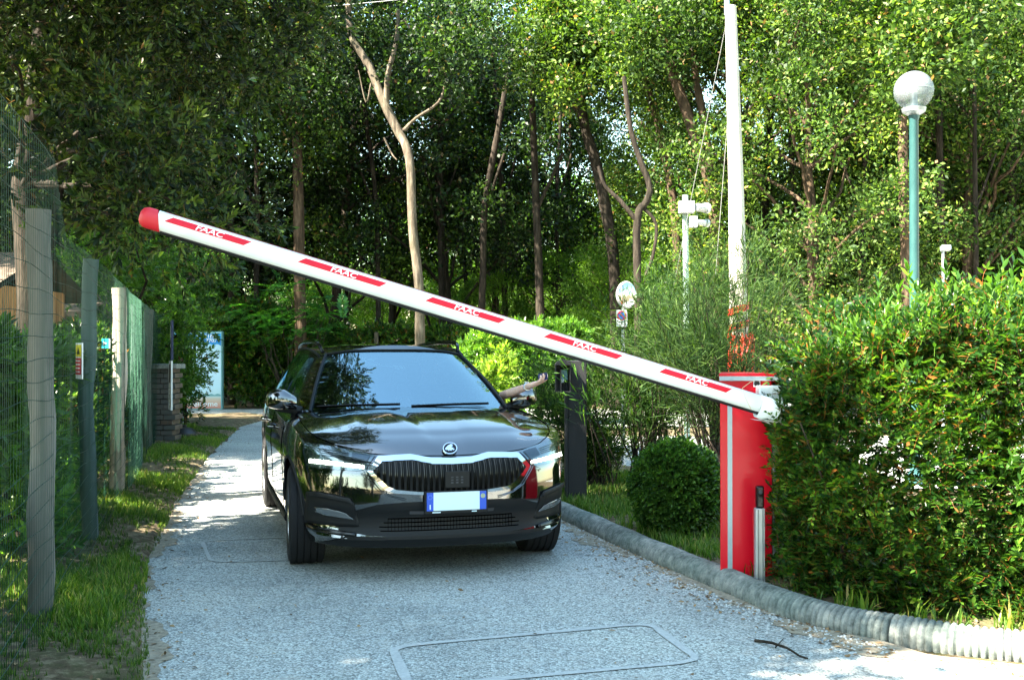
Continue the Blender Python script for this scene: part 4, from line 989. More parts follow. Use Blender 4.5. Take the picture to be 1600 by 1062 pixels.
# boom: elliptical beam from the drum to the tip
Dh, Dt = 6.08, 5.27
Hp = W(1190, 632, Dh); Tp = W(229, 339.5, Dt); ax = (Tp-Hp).normalized(); bl_ = (Tp-Hp).length
upb = (Vector((0, 0, 1))-ax*ax.z).normalized(); fwd = ax.cross(upb).normalized(); fwd = fwd if fwd.y < 0 else -fwd     # towards the camera
ra, rb = .051, .034       # half height, half thickness
def bp(s, ang, k=1.0):    # ang 0 = facing camera, 90 = up
    return Hp+ax*s+fwd*(rb*k*math.cos(ang))+upb*(ra*k*math.sin(ang))
nA = 48; rws = [[bp(s, 2*math.pi*j/nA) for j in range(nA)] for s in np.linspace(0, bl_-.05, 30)]
bm_o = MB().grid(rws, closed=True).build('boom', 'boom_white', bar)
rws = []
for s, k in ((bl_-.06, 1.025), (bl_-.02, 1.03), (bl_+.005, .98), (bl_+.022, .8), (bl_+.032, .45), (bl_+.034, .02)): rws.append([bp(s, 2*math.pi*j/nA, k) for j in range(nA)])
for r in rws[:1]: pass
rws = [[p+ax*(.018*math.sin(2*math.pi*j/nA*1)) if i == 0 else p for j, p in enumerate(r)] for i, r in enumerate(rws)]
MB().grid(rws, closed=True).build('end_cap', 'cap_red', bm_o, angle=50)
MB().grid([[bp(s, R(a_), 1.025) for a_ in np.linspace(72, 108, 6)] for s in np.linspace(.02, bl_-.08, 20)]).build('top_strip', 'cap_red', bm_o)
MB().grid([[bp(s, R(a_), kk) for a_, kk in ((-62, 1.01), (-66, 1.10), (-78, 1.16), (-90, 1.18), (-102, 1.16), (-114, 1.10), (-118, 1.0))] for s in np.linspace(.0, bl_-.08, 20)]).build('rubber_edge', 'boom_rubber', bm_o)
def s_at(px):           # boom length parameter for a photo column
    lo, hi = 0, bl_
    def pxof(s):
        p = Hp+ax*s; return 800+F*p.x/p.y
    for _ in range(40):
        mid = (lo+hi)/2
        if pxof(mid) > px: lo = mid
        else: hi = mid
    return lo
dashes = [(262, 385), (469, 596), (667, 781), (851, 964), (1030, 1134)]
h2, h1 = R(41), R(4)
mat('letter_white', (.78, .78, .78), .4)
for (p0, p1) in dashes:
    s1, s0 = s_at(p0), s_at(p1); rws = []
    for i in range(31):
        t = i/30; a_ = s1+(s0-s1)*t; r = []
        for k in range(6):
            q = k/5; sk = .035*(q-.5); ang = h2+(h1-h2)*q       # slanted ends
            r.append(bp(s1+(s0-s1)*t-(-sk if t < .5 else -sk)+0, ang, 1.012))
        rws.append(r)
    ds = MB().grid(rws).build('red_dash', 'barrier_red', bm_o)
    # white lettering centred on the dash
    V, f = text_mb('FAAC', .050, .0010, 1.08, .0); bq = bmesh.new(); vq = [bq.verts.new((a_, b_, 0)) for a_, b_ in V]
    for q_ in f:
        try: bq.faces.new([vq[i_] for i_ in q_])
        except ValueError: pass
    bmesh.ops.triangulate(bq, faces=bq.faces[:]); bmesh.ops.subdivide_edges(bq, edges=[e_ for e_ in bq.edges if e_.calc_length() > .008], cuts=4, use_grid_fill=True); bmesh.ops.triangulate(bq, faces=bq.faces[:]); bq.verts.index_update(); V = [(v_.co.x, v_.co.y) for v_ in bq.verts]; f = [tuple(v_.index for v_ in q_.verts) for q_ in bq.faces]; bq.free(); sc = (s1+s0)/2-.006; pts = []
    for x, y_ in V:
        x = x+.25*y_
        s = sc-x; fr_ = (y_+.0175)/.035; ang = h1+(h2-h1)*(.08+.86*fr_)
        pts.append(bp(s, ang, 1.035))
    MB().add(pts, f).build('lettering', 'letter_white', bm_o, smooth=False)
# holder drum
wh = W(1200, 640, 6.2); rt = Matrix.Rotation(R(90), 3, 'X')
dr = MB().lathe([(0, 0), (.085, 0), (.085, .12), (0, .12)], (Hp.x+.10, by0-.005, Hp.z-.035), 32, rot=rt).build('hub', 'boom_white', bar)
rws = []
for s, k0 in ((-.30, 1.22), (.02, 1.22)):
    rws.append([Hp+ax*s+fwd*(rb*1.35*math.cos(R(a_)))+upb*(ra*1.3*math.sin(R(a_))-.012) for a_ in np.linspace(-150, 75, 30)])
o = MB().grid(rws).build('boom_holder', 'boom_white', bar); so_ = o.modifiers.new('s', 'SOLIDIFY'); so_.thickness = .008
q = W(1190, 645, 6.1)
rws = []
for i in range(13):      # curled shield at the beam foot
    a_ = R(-100+i*11); c_ = Vector((q.x+.015, 6.12, q.z+.035)); r_ = .075
    rws.append([(c_.x+r_*math.cos(a_), 6.02, c_.z+r_*math.sin(a_)), (c_.x+r_*math.cos(a_), 6.16, c_.z+r_*math.sin(a_))])
MB().grid(rws).grid([[(q.x-.055, 6.02, q.z-.035), (q.x-.055, 6.16, q.z-.035)], [(q.x+.005, 6.02, q.z-.04), (q.x+.005, 6.16, q.z-.04)]]).build('guard', 'boom_white', bar)
p = W(1193, 612, 6.22); MB().box((p.x+.04, 6.27, p.z-.01), (.13, .10, .09)).build('bracket', 'boom_white', bar, smooth=False, bevel=.01)
# dry grass blade caught on the boom
o = MB().tube([W(1174, 640, 5.95), W(1164, 620, 5.93), W(1160, 606, 5.95), W(1172, 597, 5.98), W(1179, 594, 6.0)], .0016, 4).build('dry_stalk', 'litter'); solo(o, tuple(W(1174, 640, 5.95)))
mat('straw', (.6, .45, .25), .7); o.data.materials[0] = M['straw']; tag(o, 'thin dry grass stalk caught on the boom in front of the cabinet', 'grass stalk')
# photocell post
varied('alu', (.38, .42, .44), (.52, .56, .57), 12, .4, metal=.75, bs=.05, stretch=(1, 1, .1))
px_ = W(1186, 546, 6.18); t = thing('photocell_post', 'short aluminium post with a black photocell head, in front of the red cabinet', 'sensor post', (px_.x, 6.18, .05))
zt_ = W(0, 793, 6.18).z; zh = W(0, 758, 6.18).z
MB().box((px_.x, 6.18, (zt_+.03)/2), (.054, .05, zt_-.03)).build('post', 'alu', t, smooth=False, bevel=.004)
MB().box((px_.x-.012, 6.153, (zt_+.03)/2), (.006, .006, zt_-.04)).box((px_.x+.014, 6.153, (zt_+.03)/2), (.006, .006, zt_-.04)).build('post_groove', 'cab_grey', t, smooth=False)
hd = MB().box((px_.x+.001, 6.178, (zt_+zh)/2), (.044, .046, zh-zt_)).build('sensor_head', 'gloss_black', t, smooth=False, bevel=.010)
MB().lathe([(0, 0), (.011, 0), (.011, .003), (0, .004)], (px_.x+.001, 6.154, (zt_+zh)/2+.028), 16, rot=Matrix.Rotation(R(90), 3, 'X')).build('lens', 'interior_grey', hd)
# ================================================================== DRIVER: seated body with the left arm out of the window, card in hand
m = mat('skin', (.42, .235, .165), .5); v = coords(m); n = noise(m, v, 22, 4); base(m, ramp(m, n, [(.3, (.62, .38, .29)), (.7, (.76, .52, .42))])); m.node_tree.nodes['Principled BSDF'].inputs['Subsurface Weight'].default_value = .08
mat('shirt', (.08, .10, .14), .85); mat('hair', (.02, .014, .01), .6); mat('watch', (.45, .5, .52), .3, metal=.8); mat('card_blue', (.008, .012, .09), .35)
def skin_obj(nodes, edges, sub=2, root=0):
    me = bpy.data.meshes.new('s'); me.from_pydata([n[0] for n in nodes], edges, []); o = bpy.data.objects.new('s', me); C.objects.link(o)
    o.modifiers.new('k', 'SKIN'); 
    for i, n in enumerate(nodes):
        r = n[1]; me.skin_vertices[0].data[i].radius = r if isinstance(r, tuple) else (r, r); me.skin_vertices[0].data[i].use_root = (i == root)
    sb = o.modifiers.new('b', 'SUBSURF'); sb.levels = sub; sb.render_levels = sub
    bpy.context.view_layer.update(); m2 = bpy.data.meshes.new_from_object(o.evaluated_get(bpy.context.evaluated_depsgraph_get()))
    V = [v_.co.copy() for v_ in m2.vertices]; f = [tuple(p.vertices) for p in m2.polygons]; bpy.data.objects.remove(o); bpy.data.meshes.remove(me); bpy.data.meshes.remove(m2); return V, f
def cw(p): return CI @ p
# arm targets in world, converted to car space
wr = cw(W(832, 601, 7.62)); kn = cw(W(843, 597, 7.58)); el = Vector((.80, 1.98, 1.005)); shl = Vector((.53, 2.42, 1.08))
hip = Vector((.36, 2.40, .55)); person = thing('person', 'driver reaching a bare arm out of the black car window with a blue card', 'person', tuple(CM @ Vector((.36, 2.4, .5))), CARYAW)
nodes = [(hip, (.15, .12)), (Vector((.36, 2.47, .75)), (.14, .11)), (Vector((.36, 2.52, .98)), (.16, .11)), (Vector((.37, 2.53, 1.10)), (.10, .08)), (Vector((.37, 2.51, 1.16)), (.055, .055)), (Vector((.37, 2.49, 1.20)), (.058, .06)), (Vector((.37, 2.47, 1.27)), (.075, .09)), (Vector((.37, 2.48, 1.34)), (.06, .075)),
    (shl, .055), (shl.lerp(el, .5), .047), (el, .037), (el.lerp(wr, .4), .036), (el.lerp(wr, .85), .027), (wr, (.029, .022)), (wr.lerp(kn, .5), (.034, .018)), (kn, (.036, .014)),
    (Vector((.17, 2.50, 1.05)), .055), (Vector((.14, 2.30, .90)), .045), (Vector((.20, 2.10, .93)), .036), (Vector((.23, 2.03, .98)), .032),
    (Vector((.27, 2.1, .52)), .085), (Vector((.26, 1.85, .56)), .065), (Vector((.26, 1.6, .30)), .05), (Vector((.46, 2.1, .52)), .085), (Vector((.46, 1.85, .56)), .065), (Vector((.46, 1.6, .30)), .05)]
edges = [(0, 1), (1, 2), (2, 3), (3, 4), (4, 5), (5, 6), (6, 7), (2, 8), (8, 9), (9, 10), (10, 11), (11, 12), (12, 13), (13, 14), (14, 15), (2, 16), (16, 17), (17, 18), (18, 19), (0, 20), (20, 21), (21, 22), (0, 23), (23, 24), (24, 25)]
V, f = skin_obj(nodes, edges); pm = MB(); pm.add(V, f)
hd_ = (kn-wr).normalized(); hu = Vector((0, 0, 1)); hs_ = hd_.cross(hu).normalized(); hu = hs_.cross(hd_).normalized()      # hs_: sideways across the palm
# palm faces up, fingers run forward and curl up round the card edge
for k, (o_, ln) in enumerate(((-.030, .074), (-.010, .082), (.011, .078), (.030, .062))):
    b0 = kn.lerp(wr, .18)+hs_*o_*.85; b1 = kn+hs_*o_+hd_*.006; q1 = b1+hd_*ln*.42+hu*ln*.10; q2 = q1+hd_*ln*.22+hu*ln*.26; q3 = q2+hd_*ln*.02+hu*ln*.26
    V, f = skin_obj([(b0, .009), (b1, .0095), (q1, .0088), (q2, .008), (q3, .0065)], [(0, 1), (1, 2), (2, 3), (3, 4)]); pm.add(V, f)
tb = wr.lerp(kn, .35)-hs_*.026; t1 = tb-hs_*.020+hd_*.024+hu*.012; t2 = t1+hd_*.030+hu*.018+hs_*.008; t3 = t2+hd_*.020+hu*.014+hs_*.008
V, f = skin_obj([(wr.lerp(kn, .25)-hs_*.012, .013), (tb, .013), (t1, .0115), (t2, .010), (t3, .008)], [(0, 1), (1, 2), (2, 3), (3, 4)]); pm.add(V, f)
# face: nose, ears, eyes sockets as small forms
fc = Vector((.37, 2.385, 1.27))
V, f = skin_obj([(fc+Vector((0, .01, .028)), .009), (fc+Vector((0, -.012, 0)), .012), (fc+Vector((0, .008, -.006)), .011)], [(0, 1), (1, 2)]); pm.add(V, f)
for sg in (-1, 1):
    V, f = skin_obj([(Vector((.37+.076*sg, 2.48, 1.29)), (.006, .016)), (Vector((.37+.080*sg, 2.485, 1.265)), (.005, .012))], [(0, 1)]); pm.add(V, f)
PT = CM
pm.v = [PT @ Vector(v_) for v_ in pm.v]; pm.build('body', 'skin', person)
mb = MB()
for sg in (-1, 1): mb.lathe([(0, -.010), (.008, -.006), (.011, 0), (.008, .006), (0, .010)], PT @ Vector((.37+.031*sg, 2.400, 1.292)), 12)
mb.build('eye', 'interior', person)
mb = MB(); mb.tube([PT @ Vector((.37+x, 2.388, 1.225)) for x in (-.022, 0, .022)], [.003, .005, .003], 6); mat('lips', (.3, .1, .08), .5); mb.build('mouth', 'lips', person)
P = []
for i in range(9):
    ph = math.pi*.5*i/8; P.append([PT @ Vector((.37+.083*math.sin(ph+.02)*math.cos(a_), 2.492+.098*math.sin(ph+.02)*math.sin(a_)+(.0 if math.sin(a_) > 0 else .012), 1.315+.075*math.cos(ph)-(.05*max(0, math.sin(a_))*i/8))) for a_ in np.linspace(0, 2*math.pi, 25)[:-1]])
MB().grid(P, closed=True).build('hair', 'hair', person)
V, f = skin_obj([(hip+Vector((0, 0, -.02)), (.165, .135)), (Vector((.36, 2.47, .75)), (.155, .125)), (Vector((.36, 2.52, .98)), (.172, .122)), (Vector((.37, 2.53, 1.09)), (.11, .09)), (shl, .066), (shl.lerp(el, .45), .058), (Vector((.17, 2.50, 1.05)), .066), (Vector((.15, 2.37, .95)), .058)], [(0, 1), (1, 2), (2, 3), (2, 4), (4, 5), (2, 6), (6, 7)])
sh = MB(); sh.add([PT @ v_ for v_ in V], f); sh.build('shirt', 'shirt', person)
wa = wr.lerp(el, .12); wdir = (wr-el).normalized(); zq = wdir.to_track_quat('Z', 'Y').to_matrix()
o = MB().lathe([(.027, -.009), (.030, -.008), (.030, .008), (.027, .009)], wa, 24, rot=zq); o.lathe([(0, 0), (.018, 0), (.018, .006), (0, .007)], wa+hu*.031, 20); o.v = [PT @ Vector(v_) for v_ in o.v]
o = o.build('wristwatch', 'watch'); solo(o, tuple(PT @ wa)); tag(o, 'silver wristwatch on the wrist of the arm stretched from the car', 'watch')
cc = kn+hd_*.036+hu*.030-hs_*.004; o = MB().box((0, 0, 0), (.080, .0016, .050), rot=None); A_ = Matrix((hd_, -hs_, hu)).transposed() @ Matrix.Rotation(R(8), 3, 'Y')
o.v = [PT @ (cc+A_ @ Vector(v_)) for v_ in o.v]; o = o.build('access_card', 'card_blue', smooth=False); solo(o, tuple(PT @ cc)); tag(o, 'dark blue plastic card held up in the driver\'s fingers', 'card')
# ================================================================== VEGETATION
def limb(mb, a, b, r0, r1, wig=.12, n=7, sides=7):
    a, b = Vector(a), Vector(b); ln = (b-a).length; P = []; off = Vector((0, 0, 0))
    for i in range(n+1):
        t = i/n
        if 0 < i < n: off += Vector((random.gauss(0, 1), random.gauss(0, 1), random.gauss(0, .5)))*wig*ln/n
        P.append(a.lerp(b, t)+off*(1 if i < n else .0)+Vector((0, 0, .06*ln*math.sin(math.pi*t))))
    mb.tube(P, [r0+(r1-r0)*i/n for i in range(n+1)], sides, jit=.08, caps=False); return P
clumpA = [sprig_clump(.34, 17, .145, .085) for _ in range(4)]
clumpB = [sprig_clump(.27, 18, .115, .06) for _ in range(4)]
def crown_mesh(name, cl, T, per, m, scale=1.0, tone_sd=.22):
    """cl: list of (centre, radius) clumps"""
    P = []; D = []; U = []; To = []
    for c, r in cl:
        n = int(per*r*r); u = unit(n, .25); rad = r*rng.random(n)**.38
        P.append(np.array(c)+u*rad[:, None]*np.array([1, 1, .72])); D.append(u+rng.normal(0, .5, (n, 3))); U.append(np.tile([0, 0, 1.0], (n, 1))+rng.normal(0, .35, (n, 3)))
        To.append(np.clip(.5+rng.normal(0, tone_sd*1.2)+rng.normal(0, .08, n), 0, 1))
    P = np.concatenate(P); return scatter(T, P, np.concatenate(D), np.concatenate(U), scale*rng.uniform(.75, 1.25, len(P)), m, name, np.concatenate(To))
def make_tree_data(seed, H, crown0, rx, ncl, bark, leafm, T, per, tr=.16, lean=(0, 0)):
    random.seed(seed); mb = MB(); P = [Vector((0, 0, -.1))]; x = y = 0
    for i in range(1, 11):
        x += lean[0]/10+random.gauss(0, .06); y += lean[1]/10+random.gauss(0, .06); P.append(Vector((x, y, H*.86*i/10)))
    mb.tube(P, [tr*(1.25 if i == 0 else 1-.07*i) for i in range(11)], 10, jit=.1)
    cl = []
    for k in range(ncl):
        t = (k+.5)/ncl; zz = crown0+(H-crown0)*t; w = rx*(.55+.65*math.sin(math.pi*(.12+.80*t)))
        an = k*2.399+random.gauss(0, .3); rr = w*math.sqrt(random.uniform(.12, 1)); b = P[min(10, int(zz/(H*.86)*10))]
        c = Vector((b.x+rr*math.cos(an), b.y+rr*math.sin(an), zz+random.gauss(0, .25))); cr = random.uniform(.55, 1.05)*rx/3.2
        cl.append((tuple(c), cr))
        if k % 2 == 0:
            s0 = max(1.2, zz-random.uniform(.8, 2.2)); i0 = min(9, int(s0/(H*.86)*10)); limb(mb, P[i0], c, tr*.34, .018)
    tm = mb.mesh('trunk', bark, angle=60); cm = crown_mesh('crown', cl, T, per, leafm)
    return tm, cm
def plant(name, label, cat, data, loc, rz=0, s=1.0, group=None, parts=('trunk', 'crown')):
    t = thing(name, label, cat, loc, rz, group); t.scale = (s, s, s)
    for n, d in zip(parts, data):
        if d is None: continue
        o = bpy.data.objects.new(n, d); C.objects.link(o); o.parent = t
    return t
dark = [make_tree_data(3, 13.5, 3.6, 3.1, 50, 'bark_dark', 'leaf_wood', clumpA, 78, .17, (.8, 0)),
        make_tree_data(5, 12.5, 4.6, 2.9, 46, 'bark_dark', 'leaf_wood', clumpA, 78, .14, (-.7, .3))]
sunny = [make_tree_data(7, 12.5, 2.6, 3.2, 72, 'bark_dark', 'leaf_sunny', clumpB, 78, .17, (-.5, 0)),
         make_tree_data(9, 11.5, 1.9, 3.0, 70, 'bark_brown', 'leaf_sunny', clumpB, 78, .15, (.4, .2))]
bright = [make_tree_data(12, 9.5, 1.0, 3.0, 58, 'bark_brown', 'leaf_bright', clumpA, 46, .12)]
def sample_px(poly, D0, D1, n, cond=None):
    xs = [p[0] for p in poly]; ys = [p[1] for p in poly]; out = []
    while len(out) < n:
        x = rng.uniform(min(xs), max(xs), n*3); y = rng.uniform(min(ys), max(ys), n*3); k = inpoly(x, y, poly)
        for a, b in zip(x[k], y[k]):
            p = W(a, b, rng.uniform(D0, D1))
            if cond is None or cond(p): out.append(np.array(p))
            if len(out) >= n: break
    return np.array(out)
def clusters_to_leaves(cen, rad, per, T, m, name, sc=1.0, zs=.8, tone_sd=.2, up=.25, shell=.35):
    P = []; D = []; To = []
    for c, r in zip(cen, rad):
        n = max(3, int(per)); u = unit(n, up); rr = r*rng.random(n)**shell; P.append(c+u*rr[:, None]*np.array([1, 1, zs])); D.append(u+rng.normal(0, .45, (n, 3)))
        To.append(np.clip(.5+rng.normal(0, tone_sd)+rng.normal(0, .1, n), 0, 1))
    P = np.concatenate(P); D = np.concatenate(D); U = np.tile([0, 0, 1.0], (len(P), 1))+rng.normal(0, .4, (len(P), 3)); To = np.concatenate(To)
    k = P[:, 2] > .02; P, D, U, To = P[k], D[k], U[k], To[k]
    return scatter(T, P, D, U, sc*rng.uniform(.75, 1.25, len(P)), m, name, To)
def shrub(name, label, cat, base_, me, stems, bark='bark_dark', group=None, kid='foliage', r0=.03, wig=.12):
    t = thing(name, label, cat, base_, 0, group); o = bpy.data.objects.new(kid, me); C.objects.link(o); o.parent = t; me.transform(Matrix.Translation(-Vector(base_)))
    if stems:
        mb = MB(); [limb(mb, a, b, r, r*.25, wig) for a, b, r in stems]; mb.build('branches', bark, t, angle=60)
    return t
# ---- big evergreen oak at the left, its crown hanging over the fence
oakP = [(-120, -420), (520, -420), (505, 40), (440, 120), (355, 170), (330, 240), (385, 320), (335, 372), (250, 380), (150, 385), (60, 330), (-60, 250), (-120, 120)]
whA = [sprig_whorl(.17, 15, .072, .027) for _ in range(5)]
LIT = [(-3.6, 9.5), (-1.0, 9.5), (-1.0, 13.8), (-4.4, 13.8)]; LIT2 = [(-5.2, 6.6), (-3.2, 6.6), (-2.2, 8.6), (-2.9, 9.6), (-5.2, 9.6)]
def gp_(p): q = p-SUN*(p.z/SUN.z); return q.x, q.y
def clear(p):
    x, y = gp_(p); x, y = np.array([x]), np.array([y]); return not (inpoly(x, y, LIT)[0] or inpoly(x, y, LIT2)[0])
cen = np.concatenate([sample_px(oakP, 8.6, 12.5, 175, clear), sample_px(oakP, 7.9, 8.9, 62, lambda p: clear(p) and p.x < -2.6)]); b_ = Vector((PXD(27, 9.2), 9.3, 0))
me = clusters_to_leaves(cen, rng.uniform(.28, .62, len(cen)), 42, whA, 'leaf_oak', 'crown', 1.0, .75, .28)
t = thing('evergreen_oak', 'big dark evergreen oak behind the wire fence, its crown filling the top left', 'tree', b_)
me.transform(Matrix.Translation(-b_)); o = bpy.data.objects.new('crown', me); C.objects.link(o); o.parent = t
mb = MB(); P = [b_+Vector((0, 0, -.1)), b_+Vector((.02, 0, .8)), b_+Vector((.05, .05, 1.8)), b_+Vector((-.05, .1, 2.8)), b_+Vector((.1, .2, 4.2))]; mb.tube(P, [.16, .12, .105, .10, .09], 16, jit=.15)
random.seed(4)
for c in cen[::5]: limb(mb, P[3 if c[2] < 4 else 4], c, .030, .008, .10)
mb.build('trunk', 'bark_dark', t, angle=60)
# few clear boughs of sunlit new leaves at the very left
# ---- lighter tree hanging over the far end of the fence and over the totem
pP = [(120, 395), (230, 375), (330, 380), (385, 400), (350, 440), (322, 495), (305, 540), (300, 610), (290, 640), (280, 655), (250, 600), (200, 560), (130, 470)]
whB = [sprig_whorl(.13, 12, .065, .026, LEAF4) for _ in range(4)]
cen = sample_px(pP, 15.5, 19.5, 70, lambda p: p.x < fx(p.y)+.9); b_ = Vector((fx(17.5)-.2, 17.6, 0))
me = clusters_to_leaves(cen, rng.uniform(.25, .5, len(cen)), 48, whB, 'leaf_laurel', 'crown', 1.15, .9, .25)
shrub('small_tree', 'small light green tree at the end of the wire fence, hanging over the welcome board', 'tree', tuple(b_), me, [(b_, c, .05) for c in cen[::7]], kid='crown')
cen = sample_px([(270, 560), (312, 560), (318, 600), (306, 655), (262, 655), (255, 600)], 18.5, 19.5, 13); b_ = Vector((PXD(290, 19), 19.0, 0))
me = clusters_to_leaves(cen, rng.uniform(.12, .28, len(cen)), 26, whB, 'leaf_hedge', 'foliage', 1.1, 1, .2)
shrub('small_shrub', 'dark leafy shrub in front of the left side of the welcome board', 'shrub', tuple(b_), me, [(b_, c, .02) for c in cen[::3]])
# ---- laurel behind the fence
whC = [sprig_whorl(.12, 12, .085, .03) for _ in range(4)]
def laurel(n, y0, y1, x0, x1, h, label, per=34, m='leaf_laurel'):
    cen = np.stack([rng.uniform(x0, x1, n), rng.uniform(y0, y1, n), np.full(n, 0)], 1); cen[:, 2] = h*rng.random(n)**.6
    cen[:, 0] += np.array([fx(y) for y in cen[:, 1]]); me = clusters_to_leaves(cen, rng.uniform(.14, .24, n), per, whC, m, 'foliage', 1.0, 1, .2, .7)
    b_ = Vector((fx((y0+y1)/2)+(x0+x1)/2, (y0+y1)/2, 0)); shrub('laurel_bush', label, 'bush', tuple(b_), me, [(b_+Vector((random.uniform(-.3, .3), random.uniform(-.5, .5), 0)), c, .016) for c in cen[::6]], group='laurel bushes behind the wire fence')
laurel(90, 5.9, 8.6, -1.3, -.28, 1.28, 'bright green laurel bush behind the nearest fence post')
laurel(70, 9.0, 12.5, -1.3, -.3, 1.35, 'darker laurel bush behind the second and third fence posts', m='leaf_hedge')
laurel(60, 12.8, 17.0, -1.2, -.3, 1.5, 'dense laurel bush behind the far end of the wire fence', m='leaf_hedge')
laurel(60, 2.4, 5.4, -1.5, -.5, .6, 'low shaded laurel bush at the left edge behind the fence', m='leaf_hedge')
# ---- hedge bank beyond the crossing lane
def bank(x0, x1, y, tops, label, m, n, per=40, name='hedge', cat='hedge', T=None, depth=.8, dens=.6):
    cen = np.stack([rng.uniform(x0, x1, n), rng.uniform(y, y+depth, n), np.zeros(n)], 1)
    tp_ = np.interp(cen[:, 0], [t_[0] for t_ in tops], [t_[1] for t_ in tops]); cen[:, 2] = tp_*rng.random(n)**dens
    me = clusters_to_leaves(cen, rng.uniform(.22, .38, n), per, T or whC, m, 'foliage', 1.15, .9, .22, .5)
    b_ = Vector(((x0+x1)/2, y+depth/2, 0)); return shrub(name, label, cat, tuple(b_), me, [((c[0]*.97+b_.x*.03, c[1], 0), c, .03) for c in cen[::9]])
def X26(px, D=26.4): return PXD(px, D)
def Zy(py, D=26.4): return W(800, py, D).z
bank(X26(335), X26(800), 26.2, [(X26(335), Zy(495)), (X26(400), Zy(480)), (X26(470), Zy(505)), (X26(520), Zy(528)), (X26(700), Zy(522)), (X26(800), Zy(520))], 'long dark leafy hedge across the far side of the lane, behind the car', 'leaf_hedge', 420, 44)
bank(PXD(-150, 29), PXD(345, 29), 29.2, [(PXD(-150, 29), 4.6), (PXD(345, 29), 3.2)], 'tall dark hedge behind the fence and the welcome board', 'leaf_wood', 330, 40, T=clumpA[:2])
bank(X26(735, 20), X26(905, 20), 20.3, [(X26(735, 20), Zy(548, 20)), (X26(800, 20), Zy(528, 20)), (X26(905, 20), Zy(520, 20))], 'leafy mid green bush behind the driver side of the car', 'leaf_laurel', 110, 40, 'bush', 'bush')
bank(X26(755, 17), X26(788, 17), 17.2, [(X26(755, 17), Zy(560, 17)), (X26(775, 17), Zy(545, 17)), (X26(788, 17), Zy(565, 17))], 'yellow green sunlit young shrub above the car mirror', 'leaf_yellow', 12, 34, 'shrub', 'shrub', depth=.3)
# a post with wire standing in the hedge
p = W(587, 530, 26.0); o = MB().tube([(p.x, 26.1, 0), (p.x, 26.1, Zy(519))], .055, 10, jit=.1).build('stake', 'bark_pale'); solo(o, (p.x, 26.1, 0)); tag(o, 'pale wooden stake sticking out of the hedge above the car roof', 'post')
# feathery foliage (false acacia sapling)
fe = [sprig_pinnate(.62, 13, .11, .042, LEAF4, .5) for _ in range(4)]
n = 130; cen = sample_px([(390, 470), (420, 445), (470, 445), (520, 470), (545, 510), (480, 540), (400, 540), (345, 520)], 24.6, 26.0, n); D_ = unit(n, .1); D_[:, 2] = np.abs(D_[:, 2])*.4
me = scatter(fe, cen, D_, np.tile([0, 0, 1.0], (n, 1)), rng.uniform(.7, 1.2, n), 'leaf_feather', 'foliage', np.clip(rng.normal(.55, .2, n), 0, 1)); b_ = Vector((PXD(450, 25.5), 25.6, 0))
shrub('acacia_sapling', 'feathery leaved sapling standing above the far hedge left of the car', 'sapling', tuple(b_), me, [(b_, c, .025) for c in cen[::9]])
# ---- box ball
bxs = [sprig_whorl(.05, 13, .023, .014, LEAF4) for _ in range(4)]
bc = Vector((PXD(1057, 7.75), 7.75, .07)); n = 5200; u = unit(n); rr = 1-.10*rng.random(n)-.05*np.abs(np.sin(u[:, 0]*7+u[:, 2]*5)); R0 = .29; P = u*rr[:, None]*R0*np.array([1.03, 1.03, 1.08])*(1+.05*np.sin(u[:, [0]]*4+1)*np.cos(u[:, [2]]*5+u[:, [1]]*3)); k = P[:, 2] > -.30; P = P[k]; u = u[k]
P += np.array(bc)+np.array([0, 0, .335]); me = scatter(bxs, P, u+rng.normal(0, .35, u.shape), np.tile([0, .1, 1.0], (len(u), 1))+rng.normal(0, .3, u.shape), rng.uniform(.8, 1.3, len(u)), 'leaf_box', 'foliage', np.clip(.5+.25*np.sin(u[:, 0]*9)*np.cos(u[:, 2]*8+u[:, 1]*4)+rng.normal(0, .12, len(u)), 0, 1))
t = shrub('box_ball', 'round clipped box bush on the grass left of the red cabinet', 'bush', tuple(bc), me, [(bc, bc+Vector((.17*math.cos(a_), .17*math.sin(a_), .30)), .012) for a_ in np.linspace(0, 6, 9)])
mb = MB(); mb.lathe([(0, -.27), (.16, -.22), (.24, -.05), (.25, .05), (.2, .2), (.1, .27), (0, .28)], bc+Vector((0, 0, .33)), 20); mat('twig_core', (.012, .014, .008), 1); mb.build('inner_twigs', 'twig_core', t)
# ---- big hedge on the right
hp = [sprig_pinnate(.15, 7, .034, .014) for _ in range(4)]+[sprig_whorl(.13, 15, .036, .016) for _ in range(4)]
hl = [sprig_whorl(.2, 13, .062, .024) for _ in range(3)]
HX0, HX1, HY0, HY1 = 1.50, 5.2, 5.25, 6.6
def hedge_top(x): return float(np.interp(x, [1.45, 1.6, 1.75, 2.1, 2.6, 3.2, 4.2], [.80, 1.10, 1.36, 1.46, 1.52, 1.55, 1.58]))
def front_y(x): return float(np.interp(x, [1.45, 1.65, 2.0, 2.6, 3.4, 5.2], [6.08, 5.68, 5.32, 5.07, 4.92, 4.78]))
n = 14000; x = rng.uniform(HX0, 4.3, n); P = []; Dd = []; To = []
def lump(a, b): return .10*math.sin(a*5.1+1)*math.cos(b*4.3)+.07*math.sin(a*9.7+b*7.1)+.04*math.sin(a*17+b*13)
